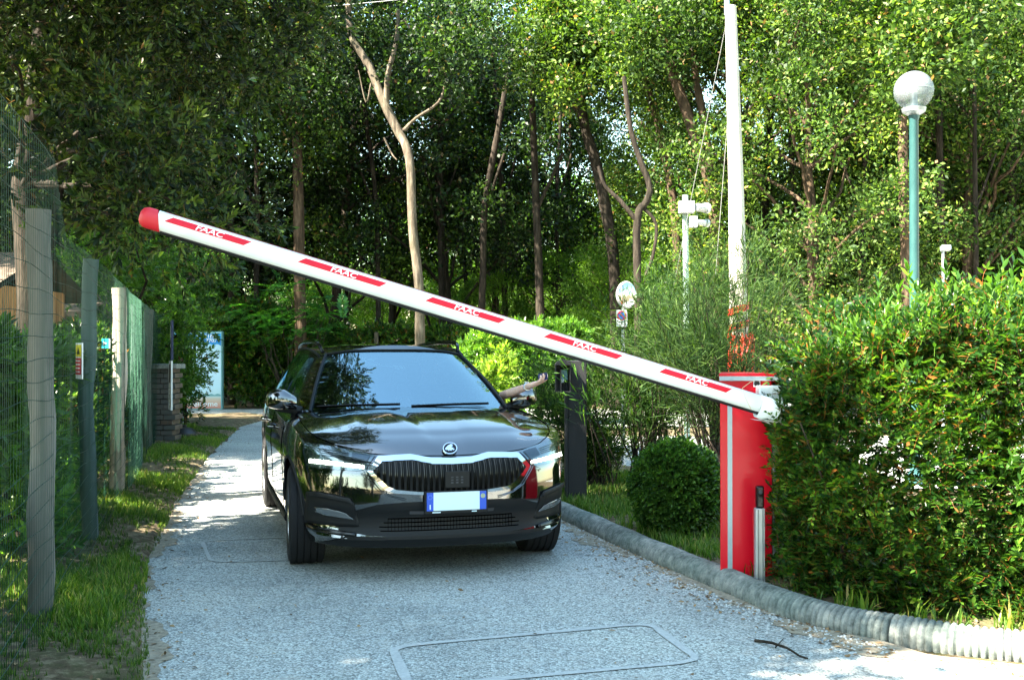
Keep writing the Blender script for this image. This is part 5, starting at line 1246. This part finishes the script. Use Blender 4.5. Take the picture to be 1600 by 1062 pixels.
for xx in x:
    q = rng.random(); tz_ = hedge_top(xx)
    if q < .70:       # front face
        z = .04+(tz_-.04)*rng.random()**.95; y = front_y(xx)+.10-lump(xx, z)+(abs(rng.normal(0, .13)) if q < .46 else rng.uniform(.25, .8))+(.10*max(0, z-tz_+.25)/.25); d = (rng.normal(0, .5), -1, rng.normal(.35, .5))
        if abs((xx-2.80)/.17)**2+abs((z-.95)/.17)**2 < 1 and rng.random() < .93: continue
        if abs((xx-2.52)/.10)**2+abs((z-1.0)/.08)**2 < 1 and rng.random() < .85: continue
    elif q < .92:     # top
        y = rng.uniform(front_y(xx)+.05, HY1); z = tz_+lump(xx, y)-abs(rng.normal(0, .07)); d = (rng.normal(0, .5), rng.normal(-.2, .5), 1)
    else:             # left end
        y = rng.uniform(5.8, HY1); z = rng.uniform(.1, 1.35); xx = HX0+.17+abs(rng.normal(0, .12))-lump(y, z)*.6; d = (-1, rng.normal(-.3, .5), rng.normal(.3, .5))
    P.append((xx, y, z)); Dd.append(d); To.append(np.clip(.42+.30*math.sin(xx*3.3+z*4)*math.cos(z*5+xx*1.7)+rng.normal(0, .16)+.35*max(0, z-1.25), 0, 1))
P = np.array(P); Dd = np.array(Dd); To = np.array(To)
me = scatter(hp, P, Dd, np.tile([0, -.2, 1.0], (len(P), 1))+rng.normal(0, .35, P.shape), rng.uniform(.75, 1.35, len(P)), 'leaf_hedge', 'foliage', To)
b_ = Vector((2.6, 5.8, .05))
stems = []
random.seed(8)
for i in range(46):
    xx = random.uniform(1.6, 4.1); yy = front_y(xx)+random.uniform(.2, .9); stems.append(((xx, yy, .02), (xx+random.uniform(-.4, .4), yy+random.uniform(-.25, .25), hedge_top(min(4.1, max(1.5, xx)))*random.uniform(.6, .95)), random.uniform(.006, .016)))
th = shrub('lentisk_hedge', 'big loose evergreen hedge filling the right side behind the kerb', 'hedge', tuple(b_), me, stems, 'bark_dark')
# upright leafy shoots above the hedge and larger leaved boughs woven through it
n = 250; xx = rng.uniform(1.75, 4.2, n); P = np.stack([xx, rng.uniform(5.0, 6.2, n), [hedge_top(a_)+rng.uniform(-.15, .16) for a_ in xx]], 1); P[:, 1] = np.maximum(P[:, 1], [front_y(a_)+.1 for a_ in xx])
P2 = np.stack([rng.uniform(2.3, 4.2, 210), np.zeros(210), rng.uniform(.15, 1.5, 210)], 1); P2[:, 1] = [front_y(a_)-.02+rng.uniform(0, .15) for a_ in P2[:, 0]]
PP = np.concatenate([P, P2]); DD = np.concatenate([np.tile([0, -.1, 1.0], (n, 1))+rng.normal(0, .3, (n, 3)), np.tile([0, -.7, .7], (210, 1))+rng.normal(0, .4, (210, 3))])
me = scatter(hl, PP, DD, unit(len(PP)), rng.uniform(.6, 1.15, len(PP)), 'leaf_laurel', 'shoots', np.clip(rng.normal(.5, .2, len(PP)), 0, 1)); me.transform(Matrix.Translation(-b_)); o = bpy.data.objects.new('shoots', me); C.objects.link(o); o.parent = th
# ---- wispy broom in front of the concrete pole
def wisps(base_, poly, D0, D1, nst, ntw, m, name, label, cat, r=.0042, needle=.10, group=None, per=26, tone=(.35, .75), tip=.012, leafw=.006, parent=None, droop=.35):
    tips = sample_px(poly, D0, D1, nst); mb = MB(); P = []; Dv = []
    for c in tips:
        a_ = Vector(base_)+Vector((rng.normal(0, .12), rng.normal(0, .10), 0)); c = Vector(c); h = (c-a_).length; mid = a_.lerp(c, .55)+Vector((rng.normal(0, .05)*h, rng.normal(0, .05)*h, .14*h)); pts = []
        for i in range(13):
            t_ = i/12; q = a_*(1-t_)**2+mid*2*t_*(1-t_)+c*t_*t_; pts.append(q)
        mb.tube(pts, [r*2.4*(1-t_/12)+r*.4 for t_ in range(13)], 4, caps=False)
        for k in range(ntw):
            t_ = rng.uniform(.3, 1.0); i = min(11, int(t_*12)); q = pts[i].lerp(pts[i+1], t_*12-i); dd = (pts[i+1]-pts[i]).normalized(); P.append(tuple(q)); Dv.append(np.array(dd)+rng.normal(0, .55, 3)+np.array([0, 0, -droop*rng.random()]))
    T_ = []
    for _ in range(5):
        t_ = Tmpl(LEAF4)
        for k in range(per):
            a0 = rng.normal(0, .05, 3); a0[1] = rng.uniform(0, needle*1.4); t_.put(a0, (rng.normal(0, .45), 1, rng.normal(0, .45)), unit(1)[0], needle*rng.uniform(.7, 1.5), leafw)
        T_.append(t_.done())
    P = np.array(P); me = scatter(T_, P, np.array(Dv), unit(len(P)), rng.uniform(.7, 1.3, len(P)), m, 'foliage', np.clip(rng.uniform(tone[0], tone[1], len(P)), 0, 1))
    t_ = thing(name, label, cat, base_, 0, group); me.transform(Matrix.Translation(-Vector(base_))); o = bpy.data.objects.new('foliage', me); C.objects.link(o); o.parent = t_; mb.build('branches', 'bark_dark', t_); return t_
bb = (PXD(1130, 9.2), 9.2, .05)
wisps(bb, [(1010, 560), (1000, 470), (1050, 400), (1090, 330), (1150, 350), (1200, 400), (1245, 440), (1240, 520), (1220, 570), (1120, 575)], 8.5, 9.9, 62, 10, 'leaf_broom', 'broom_bush', 'wispy blue green broom bush in front of the foot of the concrete pole', 'bush', .003, .13, per=22, leafw=.0055)
wisps((PXD(1015, 9.8), 9.8, .05), [(880, 560), (900, 500), (960, 440), (1060, 430), (1110, 520), (1110, 600), (1000, 620)], 9.2, 10.6, 50, 11, 'leaf_grey', 'willow_shrub', 'airy narrow leaved green shrub between the reader column and the broom', 'shrub', .003, .09, per=16, leafw=.010)
wisps((PXD(925, 10.4), 10.4, .05), [(800, 560), (850, 540), (930, 560), (1000, 590), (1010, 660), (960, 720), (900, 740), (850, 700), (810, 640)], 9.9, 11.0, 60, 12, 'leaf_grey', 'grey_shrub', 'twiggy grey green shrub directly behind the black reader column', 'shrub', .003, .05, per=22, leafw=.011, tone=(.3, .8))
# the few leaves crossing the top of the reader column
wisps((PXD(960, 9.3), 9.30, .4), [(868, 575), (880, 560), (925, 565), (930, 600), (900, 610)], 9.1, 9.25, 5, 5, 'leaf_laurel', 'drooping_twigs', 'thin drooping green twigs crossing the top of the black reader column', 'twig', .0018, .10, per=3, leafw=.012)
# ---- woodland trees
names = {'dark': 'tall shade darkened tree', 'sunny': 'tall sunlit tree with some brown leaves', 'bright': 'bright green tree'}
def put(kind, i, x, y, s, rz, label=None, group=None):
    data = dict(dark=dark, sunny=sunny, bright=bright)[kind][i]
    return plant('tree', label or names[kind], 'tree', data, (x, y, -.02), rz, s, group)
GD, GS, GB = 'dark trees of the wood', 'sunlit trees of the wood', 'bright trees deep in the wood'
LD = 'tall shade darkened tree with a thin trunk in the shaded wood'; LS = 'tall sunlit tree with browning leaves in the wood on the right'; LB = 'bright green backlit tree deep in the wood'
random.seed(21)
ORD = ['first', 'second', 'third', 'fourth', 'fifth', 'sixth', 'seventh', 'eighth', 'ninth', 'tenth', 'eleventh', 'twelfth', 'thirteenth', 'fourteenth', 'fifteenth', 'sixteenth', 'seventeenth', 'eighteenth', 'nineteenth', 'twentieth', 'twenty first', 'twenty second', 'twenty third', 'twenty fourth']+['twenty fifth', 'twenty sixth', 'twenty seventh', 'twenty eighth', 'twenty ninth', 'thirtieth', 'thirty first', 'thirty second', 'thirty third', 'thirty fourth', 'thirty fifth', 'thirty sixth', 'thirty seventh', 'thirty eighth', 'thirty ninth', 'fortieth']
def mark(px):
    for a_, t_ in ((30, 'beyond the left edge'), (200, 'above the wire fence'), (330, 'above the welcome board'), (450, 'above the far hedge'), (560, 'over the left half of the car'), (740, 'behind the middle of the boom'), (880, 'over the card reader'), (1040, 'over the traffic mirror'), (1160, 'beside the concrete pole'), (1320, 'between the concrete pole and the lamp'), (1440, 'behind the globe lamp'), (1600, 'above the big hedge'), (9999, 'beyond the right edge')):
        if px < a_: return t_
def wood(kind, lst, desc, group, step):
    order = sorted(range(len(lst)), key=lambda k: lst[k][0])
    for k, (px, D, s) in enumerate(lst):
        put(kind, k % 2 if kind != 'bright' else 0, PXD(px, D), D, s*{'dark': .84, 'sunny': .92, 'bright': 1.0}[kind], k*step, '%s from the left, %s' % (ORD[order.index(k)]+' '+desc, mark(px)), group)
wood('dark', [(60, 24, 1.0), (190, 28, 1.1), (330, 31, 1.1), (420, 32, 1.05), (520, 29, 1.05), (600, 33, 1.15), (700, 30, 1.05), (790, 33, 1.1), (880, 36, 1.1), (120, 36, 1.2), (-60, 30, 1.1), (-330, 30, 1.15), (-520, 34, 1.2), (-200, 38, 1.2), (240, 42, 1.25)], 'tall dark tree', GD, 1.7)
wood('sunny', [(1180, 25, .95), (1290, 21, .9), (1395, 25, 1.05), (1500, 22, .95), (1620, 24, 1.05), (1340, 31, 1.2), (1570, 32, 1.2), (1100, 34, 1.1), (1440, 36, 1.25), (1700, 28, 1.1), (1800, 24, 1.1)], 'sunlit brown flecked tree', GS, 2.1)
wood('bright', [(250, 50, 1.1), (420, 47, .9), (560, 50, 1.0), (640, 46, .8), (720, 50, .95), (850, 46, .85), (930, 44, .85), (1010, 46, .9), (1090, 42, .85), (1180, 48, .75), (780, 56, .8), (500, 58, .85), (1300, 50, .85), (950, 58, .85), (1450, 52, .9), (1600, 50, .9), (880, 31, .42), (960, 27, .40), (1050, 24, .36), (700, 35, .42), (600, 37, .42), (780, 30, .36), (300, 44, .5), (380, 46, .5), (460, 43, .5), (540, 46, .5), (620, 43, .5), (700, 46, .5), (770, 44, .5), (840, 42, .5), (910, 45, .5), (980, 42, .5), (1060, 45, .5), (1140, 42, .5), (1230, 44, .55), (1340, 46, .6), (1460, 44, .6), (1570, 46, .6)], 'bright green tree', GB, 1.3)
# trunks one can tell apart: own stems traced in depth, crowns of leaves at their tops
def stem_tree(name, label, D, pts, branches, bark, crown=None, s=1.0, cm='leaf_wood'):
    P = [W(x, y, D+dz) for x, y, r, dz in pts]; b_ = Vector((P[0].x, D, 0)); P = [b_+Vector((0, 0, -.1))]+P; rr = [pts[0][2]*1.25]+[p[2] for p in pts]
    t_ = thing(name, label, 'tree', b_); P2 = catmull(P, 4); r2 = np.interp(np.linspace(0, len(rr)-1, len(P2)), range(len(rr)), rr)
    mb = MB(); mb.tube([Vector(p) for p in P2], list(r2), 12, jit=.16)
    for br in branches:
        Q = [W(x, y, D+dz) for x, y, r, dz in br]; Q2 = catmull(Q, 4); r3 = np.interp(np.linspace(0, len(br)-1, len(Q2)), range(len(br)), [q[2] for q in br]); mb.tube([Vector(p) for p in Q2], list(r3), 8, jit=.12)
    mb.build('trunk', bark, t_, angle=60)
    if crown:
        cen = np.array([W(x, y, D+random.uniform(-1.3, 1.3)) for x, y in crown]); me = clusters_to_leaves(cen, rng.uniform(.5, .95, len(cen))*s, 60, clumpB, cm, 'crown', 1.0, .8, .2); me.transform(Matrix.Translation(-b_)); o = bpy.data.objects.new('crown', me); C.objects.link(o); o.parent = t_
    return t_
def ring_pts(cx, cy, rx, ry, n): return [(cx+rx*math.sqrt(random.random())*math.cos(a_), cy+ry*math.sqrt(random.random())*math.sin(a_)) for a_ in [random.uniform(0, 6.28) for _ in range(n)]]
stem_tree('pale_tree', 'pale barked twisting tree rising behind the car and forking at the top', 23, [(656, 540, .105, 0), (654, 440, .10, 0), (645, 360, .095, 0), (640, 250, .092, 0), (622, 205, .098, .1), (600, 160, .095, .1), (575, 100, .085, .2), (550, 60, .07, .2), (545, 10, .06, .2), (550, -60, .05, .2)],
    [[(604, 160, .07, .1), (606, 120, .06, 0), (620, 60, .05, -.1), (622, 15, .035, -.1)], [(631, 204, .045, .1), (650, 185, .035, 0), (685, 160, .028, 0), (696, 125, .02, 0), (692, 100, .012, 0)], [(560, 75, .05, .2), (545, 40, .035, .2), (540, -20, .03, .2)], [(600, 215, .02, .1), (612, 240, .016, .1), (620, 250, .012, 0)], [(580, 130, .022, .2), (572, 160, .016, .3), (560, 110, .01, .3)]], 'bark_pale', ring_pts(560, -60, 90, 60, 8)+[(655, 100), (700, 80), (735, 60), (720, 110), (640, 10), (690, 20)])
stem_tree('brown_tree', 'brown trunked straight tree at the far hedge, left of the car', 25.5, [(470, 540, .14, 0), (468, 430, .13, 0), (466, 300, .125, 0), (463, 200, .11, 0), (455, 100, .09, 0), (450, 0, .07, 0)], [[(464, 190, .05, 0), (490, 130, .03, 0)], [(462, 210, .05, 0), (430, 150, .03, 0)]], 'bark_brown', ring_pts(460, 150, 80, 90, 12)+ring_pts(440, 20, 110, 70, 9))
stem_tree('leaning_tree', 'grey brown tree leaning left behind the middle of the boom', 25, [(963, 545, .135, 0), (958, 400, .13, 0), (945, 320, .13, 0), (930, 250, .125, 0), (912, 190, .11, 0), (905, 100, .09, 0), (900, 0, .07, 0)], [[(915, 200, .06, 0), (880, 130, .04, 0), (860, 60, .03, 0)]], 'bark_dark', ring_pts(880, 70, 120, 80, 16)+ring_pts(820, 30, 80, 60, 6), cm='leaf_sunny')
stem_tree('crooked_tree', 'dark crooked tree with a kinked branch left of the camera pole', 19, [(998, 560, .075, 0), (996, 440, .07, 0), (996, 340, .065, 0), (1010, 315, .06, 0), (1015, 290, .055, 0), (1000, 250, .05, 0), (985, 200, .045, 0), (975, 120, .04, 0)], [[(995, 345, .045, 0), (970, 315, .04, 0), (945, 290, .03, 0), (935, 260, .03, 0)], [(1000, 320, .035, 0), (1025, 350, .03, 0), (1020, 400, .028, 0), (1008, 430, .022, 0)]], 'bark_dark', None)
stem_tree('slanting_tree', 'tall dark tree slanting up to the left behind the concrete pole', 22, [(1120, 560, .13, 0), (1118, 400, .125, 0), (1112, 300, .12, 0), (1085, 210, .115, 0), (1050, 110, .11, 0), (1025, 20, .09, 0), (1015, -60, .07, 0)], [[(1110, 290, .09, 0), (1102, 200, .085, 0), (1085, 110, .075, 0), (1078, 20, .06, 0)]], 'bark_brown', ring_pts(1040, 0, 90, 60, 9)+ring_pts(1120, 40, 60, 60, 5), cm='leaf_sunny')
stem_tree('double_tree', 'twin stemmed dark tree between the leaning tree and the concrete pole', 24, [(1060, 550, .10, 0), (1058, 400, .10, 0), (1050, 300, .095, 0), (1030, 200, .09, 0), (1010, 130, .085, 0), (1000, 40, .07, 0)], [[(1052, 310, .07, 0), (1040, 240, .05, 0), (1000, 190, .04, 0)]], 'bark_brown', ring_pts(990, 60, 70, 60, 8), cm='leaf_sunny')
stem_tree('lamp_side_tree', 'straight brown tree trunk just left of the globe lamp', 19, [(1420, 560, .10, 0), (1416, 400, .095, 0), (1412, 300, .09, 0), (1410, 180, .08, 0), (1408, 60, .06, 0)], [], 'bark_brown', ring_pts(1420, 60, 100, 70, 10), cm='leaf_sunny')
random.seed(33)
for k, (x0, x1, x2, r, D) in enumerate([(592, 588, 560, .07, 28), (612, 608, 630, .065, 30), (690, 688, 690, .08, 29), (735, 715, 700, .06, 32), (752, 758, 800, .09, 27), (790, 785, 770, .08, 30), (845, 838, 828, .10, 26), (872, 870, 880, .06, 31), (540, 545, 548, .06, 33), (400, 402, 395, .07, 27), (362, 360, 350, .09, 28), (1190, 1195, 1210, .10, 24), (1250, 1240, 1230, .07, 23), (1345, 1350, 1360, .07, 22), (1480, 1470, 1465, .08, 21), (1526, 1524, 1522, .05, 20), (1551, 1549, 1545, .06, 23), (1575, 1580, 1590, .09, 22)]):
    stem_tree('slender_tree', ORD[[592, 612, 690, 735, 752, 790, 845, 872, 540, 400, 362, 1190, 1250, 1345, 1480, 1526, 1551, 1575].index(x0)*0+sorted([592, 612, 690, 735, 752, 790, 845, 872, 540, 400, 362, 1190, 1250, 1345, 1480, 1526, 1551, 1575]).index(x0)]+' slender dark stem from the left, '+mark(x0), D, [(x0, 545, r, 0), (x0*.6+x1*.4, 430, r*.95, 0), (x1, 320, r*.9, 0), ((x1+x2)/2, 200, r*.8, 0), (x2, 80, r*.6, 0)], [[(x1, 330, r*.5, 0), (x1+random.choice((-1, 1))*random.uniform(20, 45), 240, r*.35, 0)]], 'bark_dark')['group'] = 'slender stems in the wood'
# ---- trees outside the frame that shade the drive
def shade_tree(label, S_, n, h0, h1, per, tb, rad=(.45, .85)):
    """a tree whose crown stands between the sun and the drive; crown clumps lie 4-9 m up on the sun's side"""
    xs = [p[0] for p in S_]; ys = [p[1] for p in S_]; cen = []
    while len(cen) < n:
        x, y = rng.uniform(min(xs), max(xs)), rng.uniform(min(ys), max(ys))
        if inpoly(np.array([x]), np.array([y]), S_)[0]:
            h = rng.uniform(h0, h1); p = Vector((x, y, 0))+SUN*(h/SUN.z)
            cen.append(np.array(p))
    cen = np.array(cen); me = clusters_to_leaves(cen, rng.uniform(*rad, n), per, clumpA, 'leaf_wood', 'crown', 1.0, .8, .2); b_ = Vector((tb[0], tb[1], 0)); t = thing('shade_tree', label, 'tree', b_)
    me.transform(Matrix.Translation(-b_)); o = bpy.data.objects.new('crown', me); C.objects.link(o); o.parent = t
    mb = MB(); tp = Vector(cen.mean(0)); P = [b_+Vector((0, 0, -.1)), b_.lerp(tp, .35)+Vector((.1, 0, .4)), b_.lerp(tp, .7), tp]; mb.tube(P, [.2, .15, .12, .08], 12, jit=.1)
    for c in cen[::5]: limb(mb, P[2] if random.random() < .5 else P[1], c, .05, .012, .1)
    mb.build('trunk', 'bark_dark', t, angle=60)
shade_tree('spreading tree left of the photographer that shades the car and drive', [(-1.5, 1.5), (.5, 1.5), (.5, 4.2), (1.0, 5.4), (2.2, 5.5), (2.1, 5.8), (1.8, 6.2), (1.3, 7.5), (.9, 9.2), (-1.0, 9.2), (-1.7, 9.0), (-1.7, 7.6), (-1.85, 6.4), (-1.6, 4)], 138, 4.6, 8.6, 42, (-7.2, 1.5))
shade_tree('tree left of the far end of the fence shading the end of the drive', [(-5.0, 14.4), (0, 14.2), (-1, 19.2), (-5.6, 19.2)], 60, 4.5, 9, 42, (-12, 11.5))
for k, (i, x, y, s_) in enumerate([(0, -17, 18, 1.3), (1, -20, 12.5, 1.25), (0, -22, 23, 1.35), (1, -16, 26, 1.25), (0, -26, 31, 1.35)]):
    put('dark', i, x, y, s_, k*1.1, 'tall dark tree standing left of the picture, number %s from the road' % ['one', 'two', 'three', 'four', 'five'][k], 'shading trees left of the wood')
for k, (x, y, s_) in enumerate([(4, -15, .62), (-3, -17, .66), (10, -13, .6), (15, -8, .65), (-9, -16, .7), (0.5, -13, .55), (7, -19, .75), (-6, -12, .6)]): put('dark', k % 2, x, y, s_, k, ORD[k]+' dark tree standing behind the photographer', 'trees behind the photographer')
# ---- grass and litter
def tuft():
    t_ = Tmpl(LEAF4); V = []; F_ = []
    for k in range(7):
        a_ = rng.uniform(0, 6.28); h = rng.uniform(.6, 1.2); ln = rng.uniform(.1, .6); w = .045; b0 = rng.normal(0, .16, 2); dx, dy = math.cos(a_), math.sin(a_); nx, ny = -dy*w, dx*w
        v = [(b0[0]-nx, b0[1]-ny, 0), (b0[0]+nx, b0[1]+ny, 0), (b0[0]+dx*ln*.3+nx*.8, b0[1]+dy*ln*.3+ny*.8, h*.6), (b0[0]+dx*ln*.3-nx*.8, b0[1]+dy*ln*.3-ny*.8, h*.6), (b0[0]+dx*ln, b0[1]+dy*ln, h*.95)]
        # template space has y along the growth direction
        v = [(p[0], p[2], p[1]) for p in v]; t_.V.append(np.array(v)); t_.F += [tuple(i+t_.n for i in q) for q in ((0, 1, 2, 3), (3, 2, 4))]; t_.id += [k, k]; t_.n += 5
    return t_.done()
tufts = [tuft() for _ in range(6)]
def grass(name, label, pts, hs, tone=None):
    n = len(pts); me = scatter(tufts, pts, np.tile([0, 0, 1.0], (n, 1))+rng.normal(0, .18, (n, 3)), unit(n)*np.array([1, 1, .05]), hs, 'grass', name, tone)
    o = bpy.data.objects.new(name, me); C.objects.link(o); tag(o, label, 'grass', kind='stuff')
def vergez(x, y, l):
    t = max(0, (l+.02-x)/9.5)**(1/1.6); return .022+.05*min(1, t*6)+.02*math.sin(x*5+y*3)*math.sin(y*4.3-x*2)
def patch(x, y): return math.sin(x*2.3+y*1.1)*math.cos(y*1.7-x)+.5*math.sin(x*6+y*5)
P = []; Hh = []; TG = []
while len(P) < 19000:
    y = 2.6+rng.random()**1.35*16; l = edge_at(LE, y); x = l-rng.random()**1.25*(1.15+.12*y) + .03
    pt = patch(x, y); edge = min(1, (l+.05-x)/.2)
    if rng.random() > (.58+.55*pt)*max(.35, edge): continue
    if x < fx(y)+.45 and rng.random() < .45: continue
    if x < fx(y)-.3 and rng.random() < .6: continue
    P.append((x, y, vergez(x, y, l))); TG.append(min(1, max(0, .42+.3*pt+.12*rng.normal()))); Hh.append(rng.uniform(.03, .068)*(1.25 if pt > .3 else .9)*(.6+.4*edge))
grass('verge_grass', 'patchy bright green grass along the foot of the wire fence', np.array(P), np.array(Hh), np.array(TG))
P = []; Hh = []
Karr = np.array([[p.x, p.y] for p in KC])
while len(P) < 9500:
    x = rng.uniform(.2, 5); y = rng.uniform(4.5, 11.5); d = np.hypot(Karr[:, 0]-x, Karr[:, 1]-y); i = d.argmin(); tx = Karr[min(i+1, 259)]-Karr[max(i-1, 0)]; side = tx[0]*(y-Karr[i, 1])-tx[1]*(x-Karr[i, 0])
    if side < 0 or d[i] < .10: continue
    if d[i] > 2.6 or rng.random() > (.8+.5*patch(x*1.3, y)): continue
    if x > 1.15 and y < 6.9 and rng.random() < .8: continue
    P.append((x, y, .07)); Hh.append(rng.uniform(.04, .10))
grass('bed_grass', 'green grass behind the ribbed kerb around the box ball', np.array(P), np.array(Hh))
# taller blades and stalks at the foot of the hedge
n = 110; xx = rng.uniform(1.7, 4.0, n); P = np.stack([xx, [front_y(a_)-.08+rng.uniform(-.03, .15) for a_ in xx], np.full(n, .05)], 1); grass('hedge_foot_grass', 'long loose grass blades at the foot of the big hedge', P, rng.uniform(.07, .17, n), np.clip(rng.normal(.7, .2, n), 0, 1))
# leaf litter on the verges, the drive edges and by the kerb
lt = Tmpl(LEAF6); lt.put((0, 0, 0), (0, 1, 0), (0, 0, 1), .045, .022); lt = lt.done()
lt2 = Tmpl(LEAF6); lt2.put((0, 0, 0), (.3, 1, .1), (.2, 0, 1), .03, .02); lt2 = lt2.done()
P = []
while len(P) < 7000:
    y = 2.8+rng.random()**1.3*14; q = rng.random()
    if q < .40: x = edge_at(LE, y)-rng.uniform(-.05, 1.3); z = vergez(x, y, edge_at(LE, y))+.012*rng.random()
    elif q < .75: x = edge_at(RE, y)-abs(rng.normal(0, .19))-.02; z = .009
    elif q < .80: x = rng.uniform(edge_at(LE, y), edge_at(RE, y)); z = .009
    elif q < .86: x = edge_at(LE, y)+abs(rng.normal(0, .12)); z = .009
    else: x = edge_at(RE, y)+rng.uniform(.25, 1.4); z = .10
    P.append((x, y, z))
P = np.array(P); n = len(P); Dv = unit(n); Dv[:, 2] *= .15; me = scatter([lt, lt2], P, Dv, np.tile([0, 0, 1.0], (n, 1))+rng.normal(0, .25, (n, 3)), rng.uniform(.35, .95, n), 'litter', 'leaf_litter')
o = bpy.data.objects.new('leaf_litter', me); C.objects.link(o); tag(o, 'dry brown fallen leaves scattered along both edges of the drive', 'leaf litter', kind='stuff')
# gravel crumbs by the kerb
tt = Tmpl(LEAF4); tt.V = [np.array([(-.5, 0, -.5), (.5, 0, -.5), (.6, 0, .5), (-.4, 0, .6), (-.2, .5, -.2), (.3, .45, 0), (-.1, .5, .3)])]; tt.F = [(0, 1, 5, 4), (1, 2, 5), (2, 6, 5), (2, 3, 6), (3, 0, 4, 6), (4, 5, 6)]; tt.id = [0]*6; tt.n = 7; tt.k = 1; tt = tt.done()
n = 2600; y = 3.2+rng.random(n)**1.5*8; x = np.array([edge_at(RE, a_) for a_ in y])-np.abs(rng.normal(0, .13, n))-.03; me = scatter([tt], np.stack([x, y, np.full(n, .005)], 1), np.tile([0, 0, 1.0], (n, 1)), unit(n)*np.array([1, 1, .1]), rng.uniform(.004, .016, n), 'seal', 'gravel'); o = bpy.data.objects.new('gravel', me); C.objects.link(o); tag(o, 'small loose gravel crumbs gathered along the ribbed kerb', 'gravel', kind='stuff')
# stone in the verge, twig on the road
varied('stone', (.25, .24, .22), (.5, .49, .46), 20, .9, bs=.5)
p = G(131, 922); mb = MB(); 
for i in range(7):
    ph = -1.4+2.9*i/6
    if i == 0: rws = []
    rws.append([(p.x+.055*math.cos(ph)*math.cos(a_)*(1+.2*math.sin(3*a_)), p.y+.04*math.cos(ph)*math.sin(a_), .045+.028*math.sin(ph)) for a_ in np.linspace(0, 2*math.pi, 13)[:-1]])
o = mb.grid(rws, closed=True).build('stone', 'stone'); solo(o, (p.x, p.y, .02)); tag(o, 'pale stone lying in the grass right of the nearest fence post', 'stone')
a_ = G(1180, 1000, .01); b_ = G(1262, 1028, .01); mb = MB(); limb(mb, a_, b_, .008, .004, .12, 7, 6); mb.tube([a_.lerp(b_, .4), a_.lerp(b_, .55)+Vector((.03, .12, .02))], [.004, .002], 5); o = mb.build('twig', 'bark_dark'); solo(o, tuple(a_)); tag(o, 'dry dark twig lying on the drive near the bottom right kerb', 'twig')
bpy.context.view_layer.update()
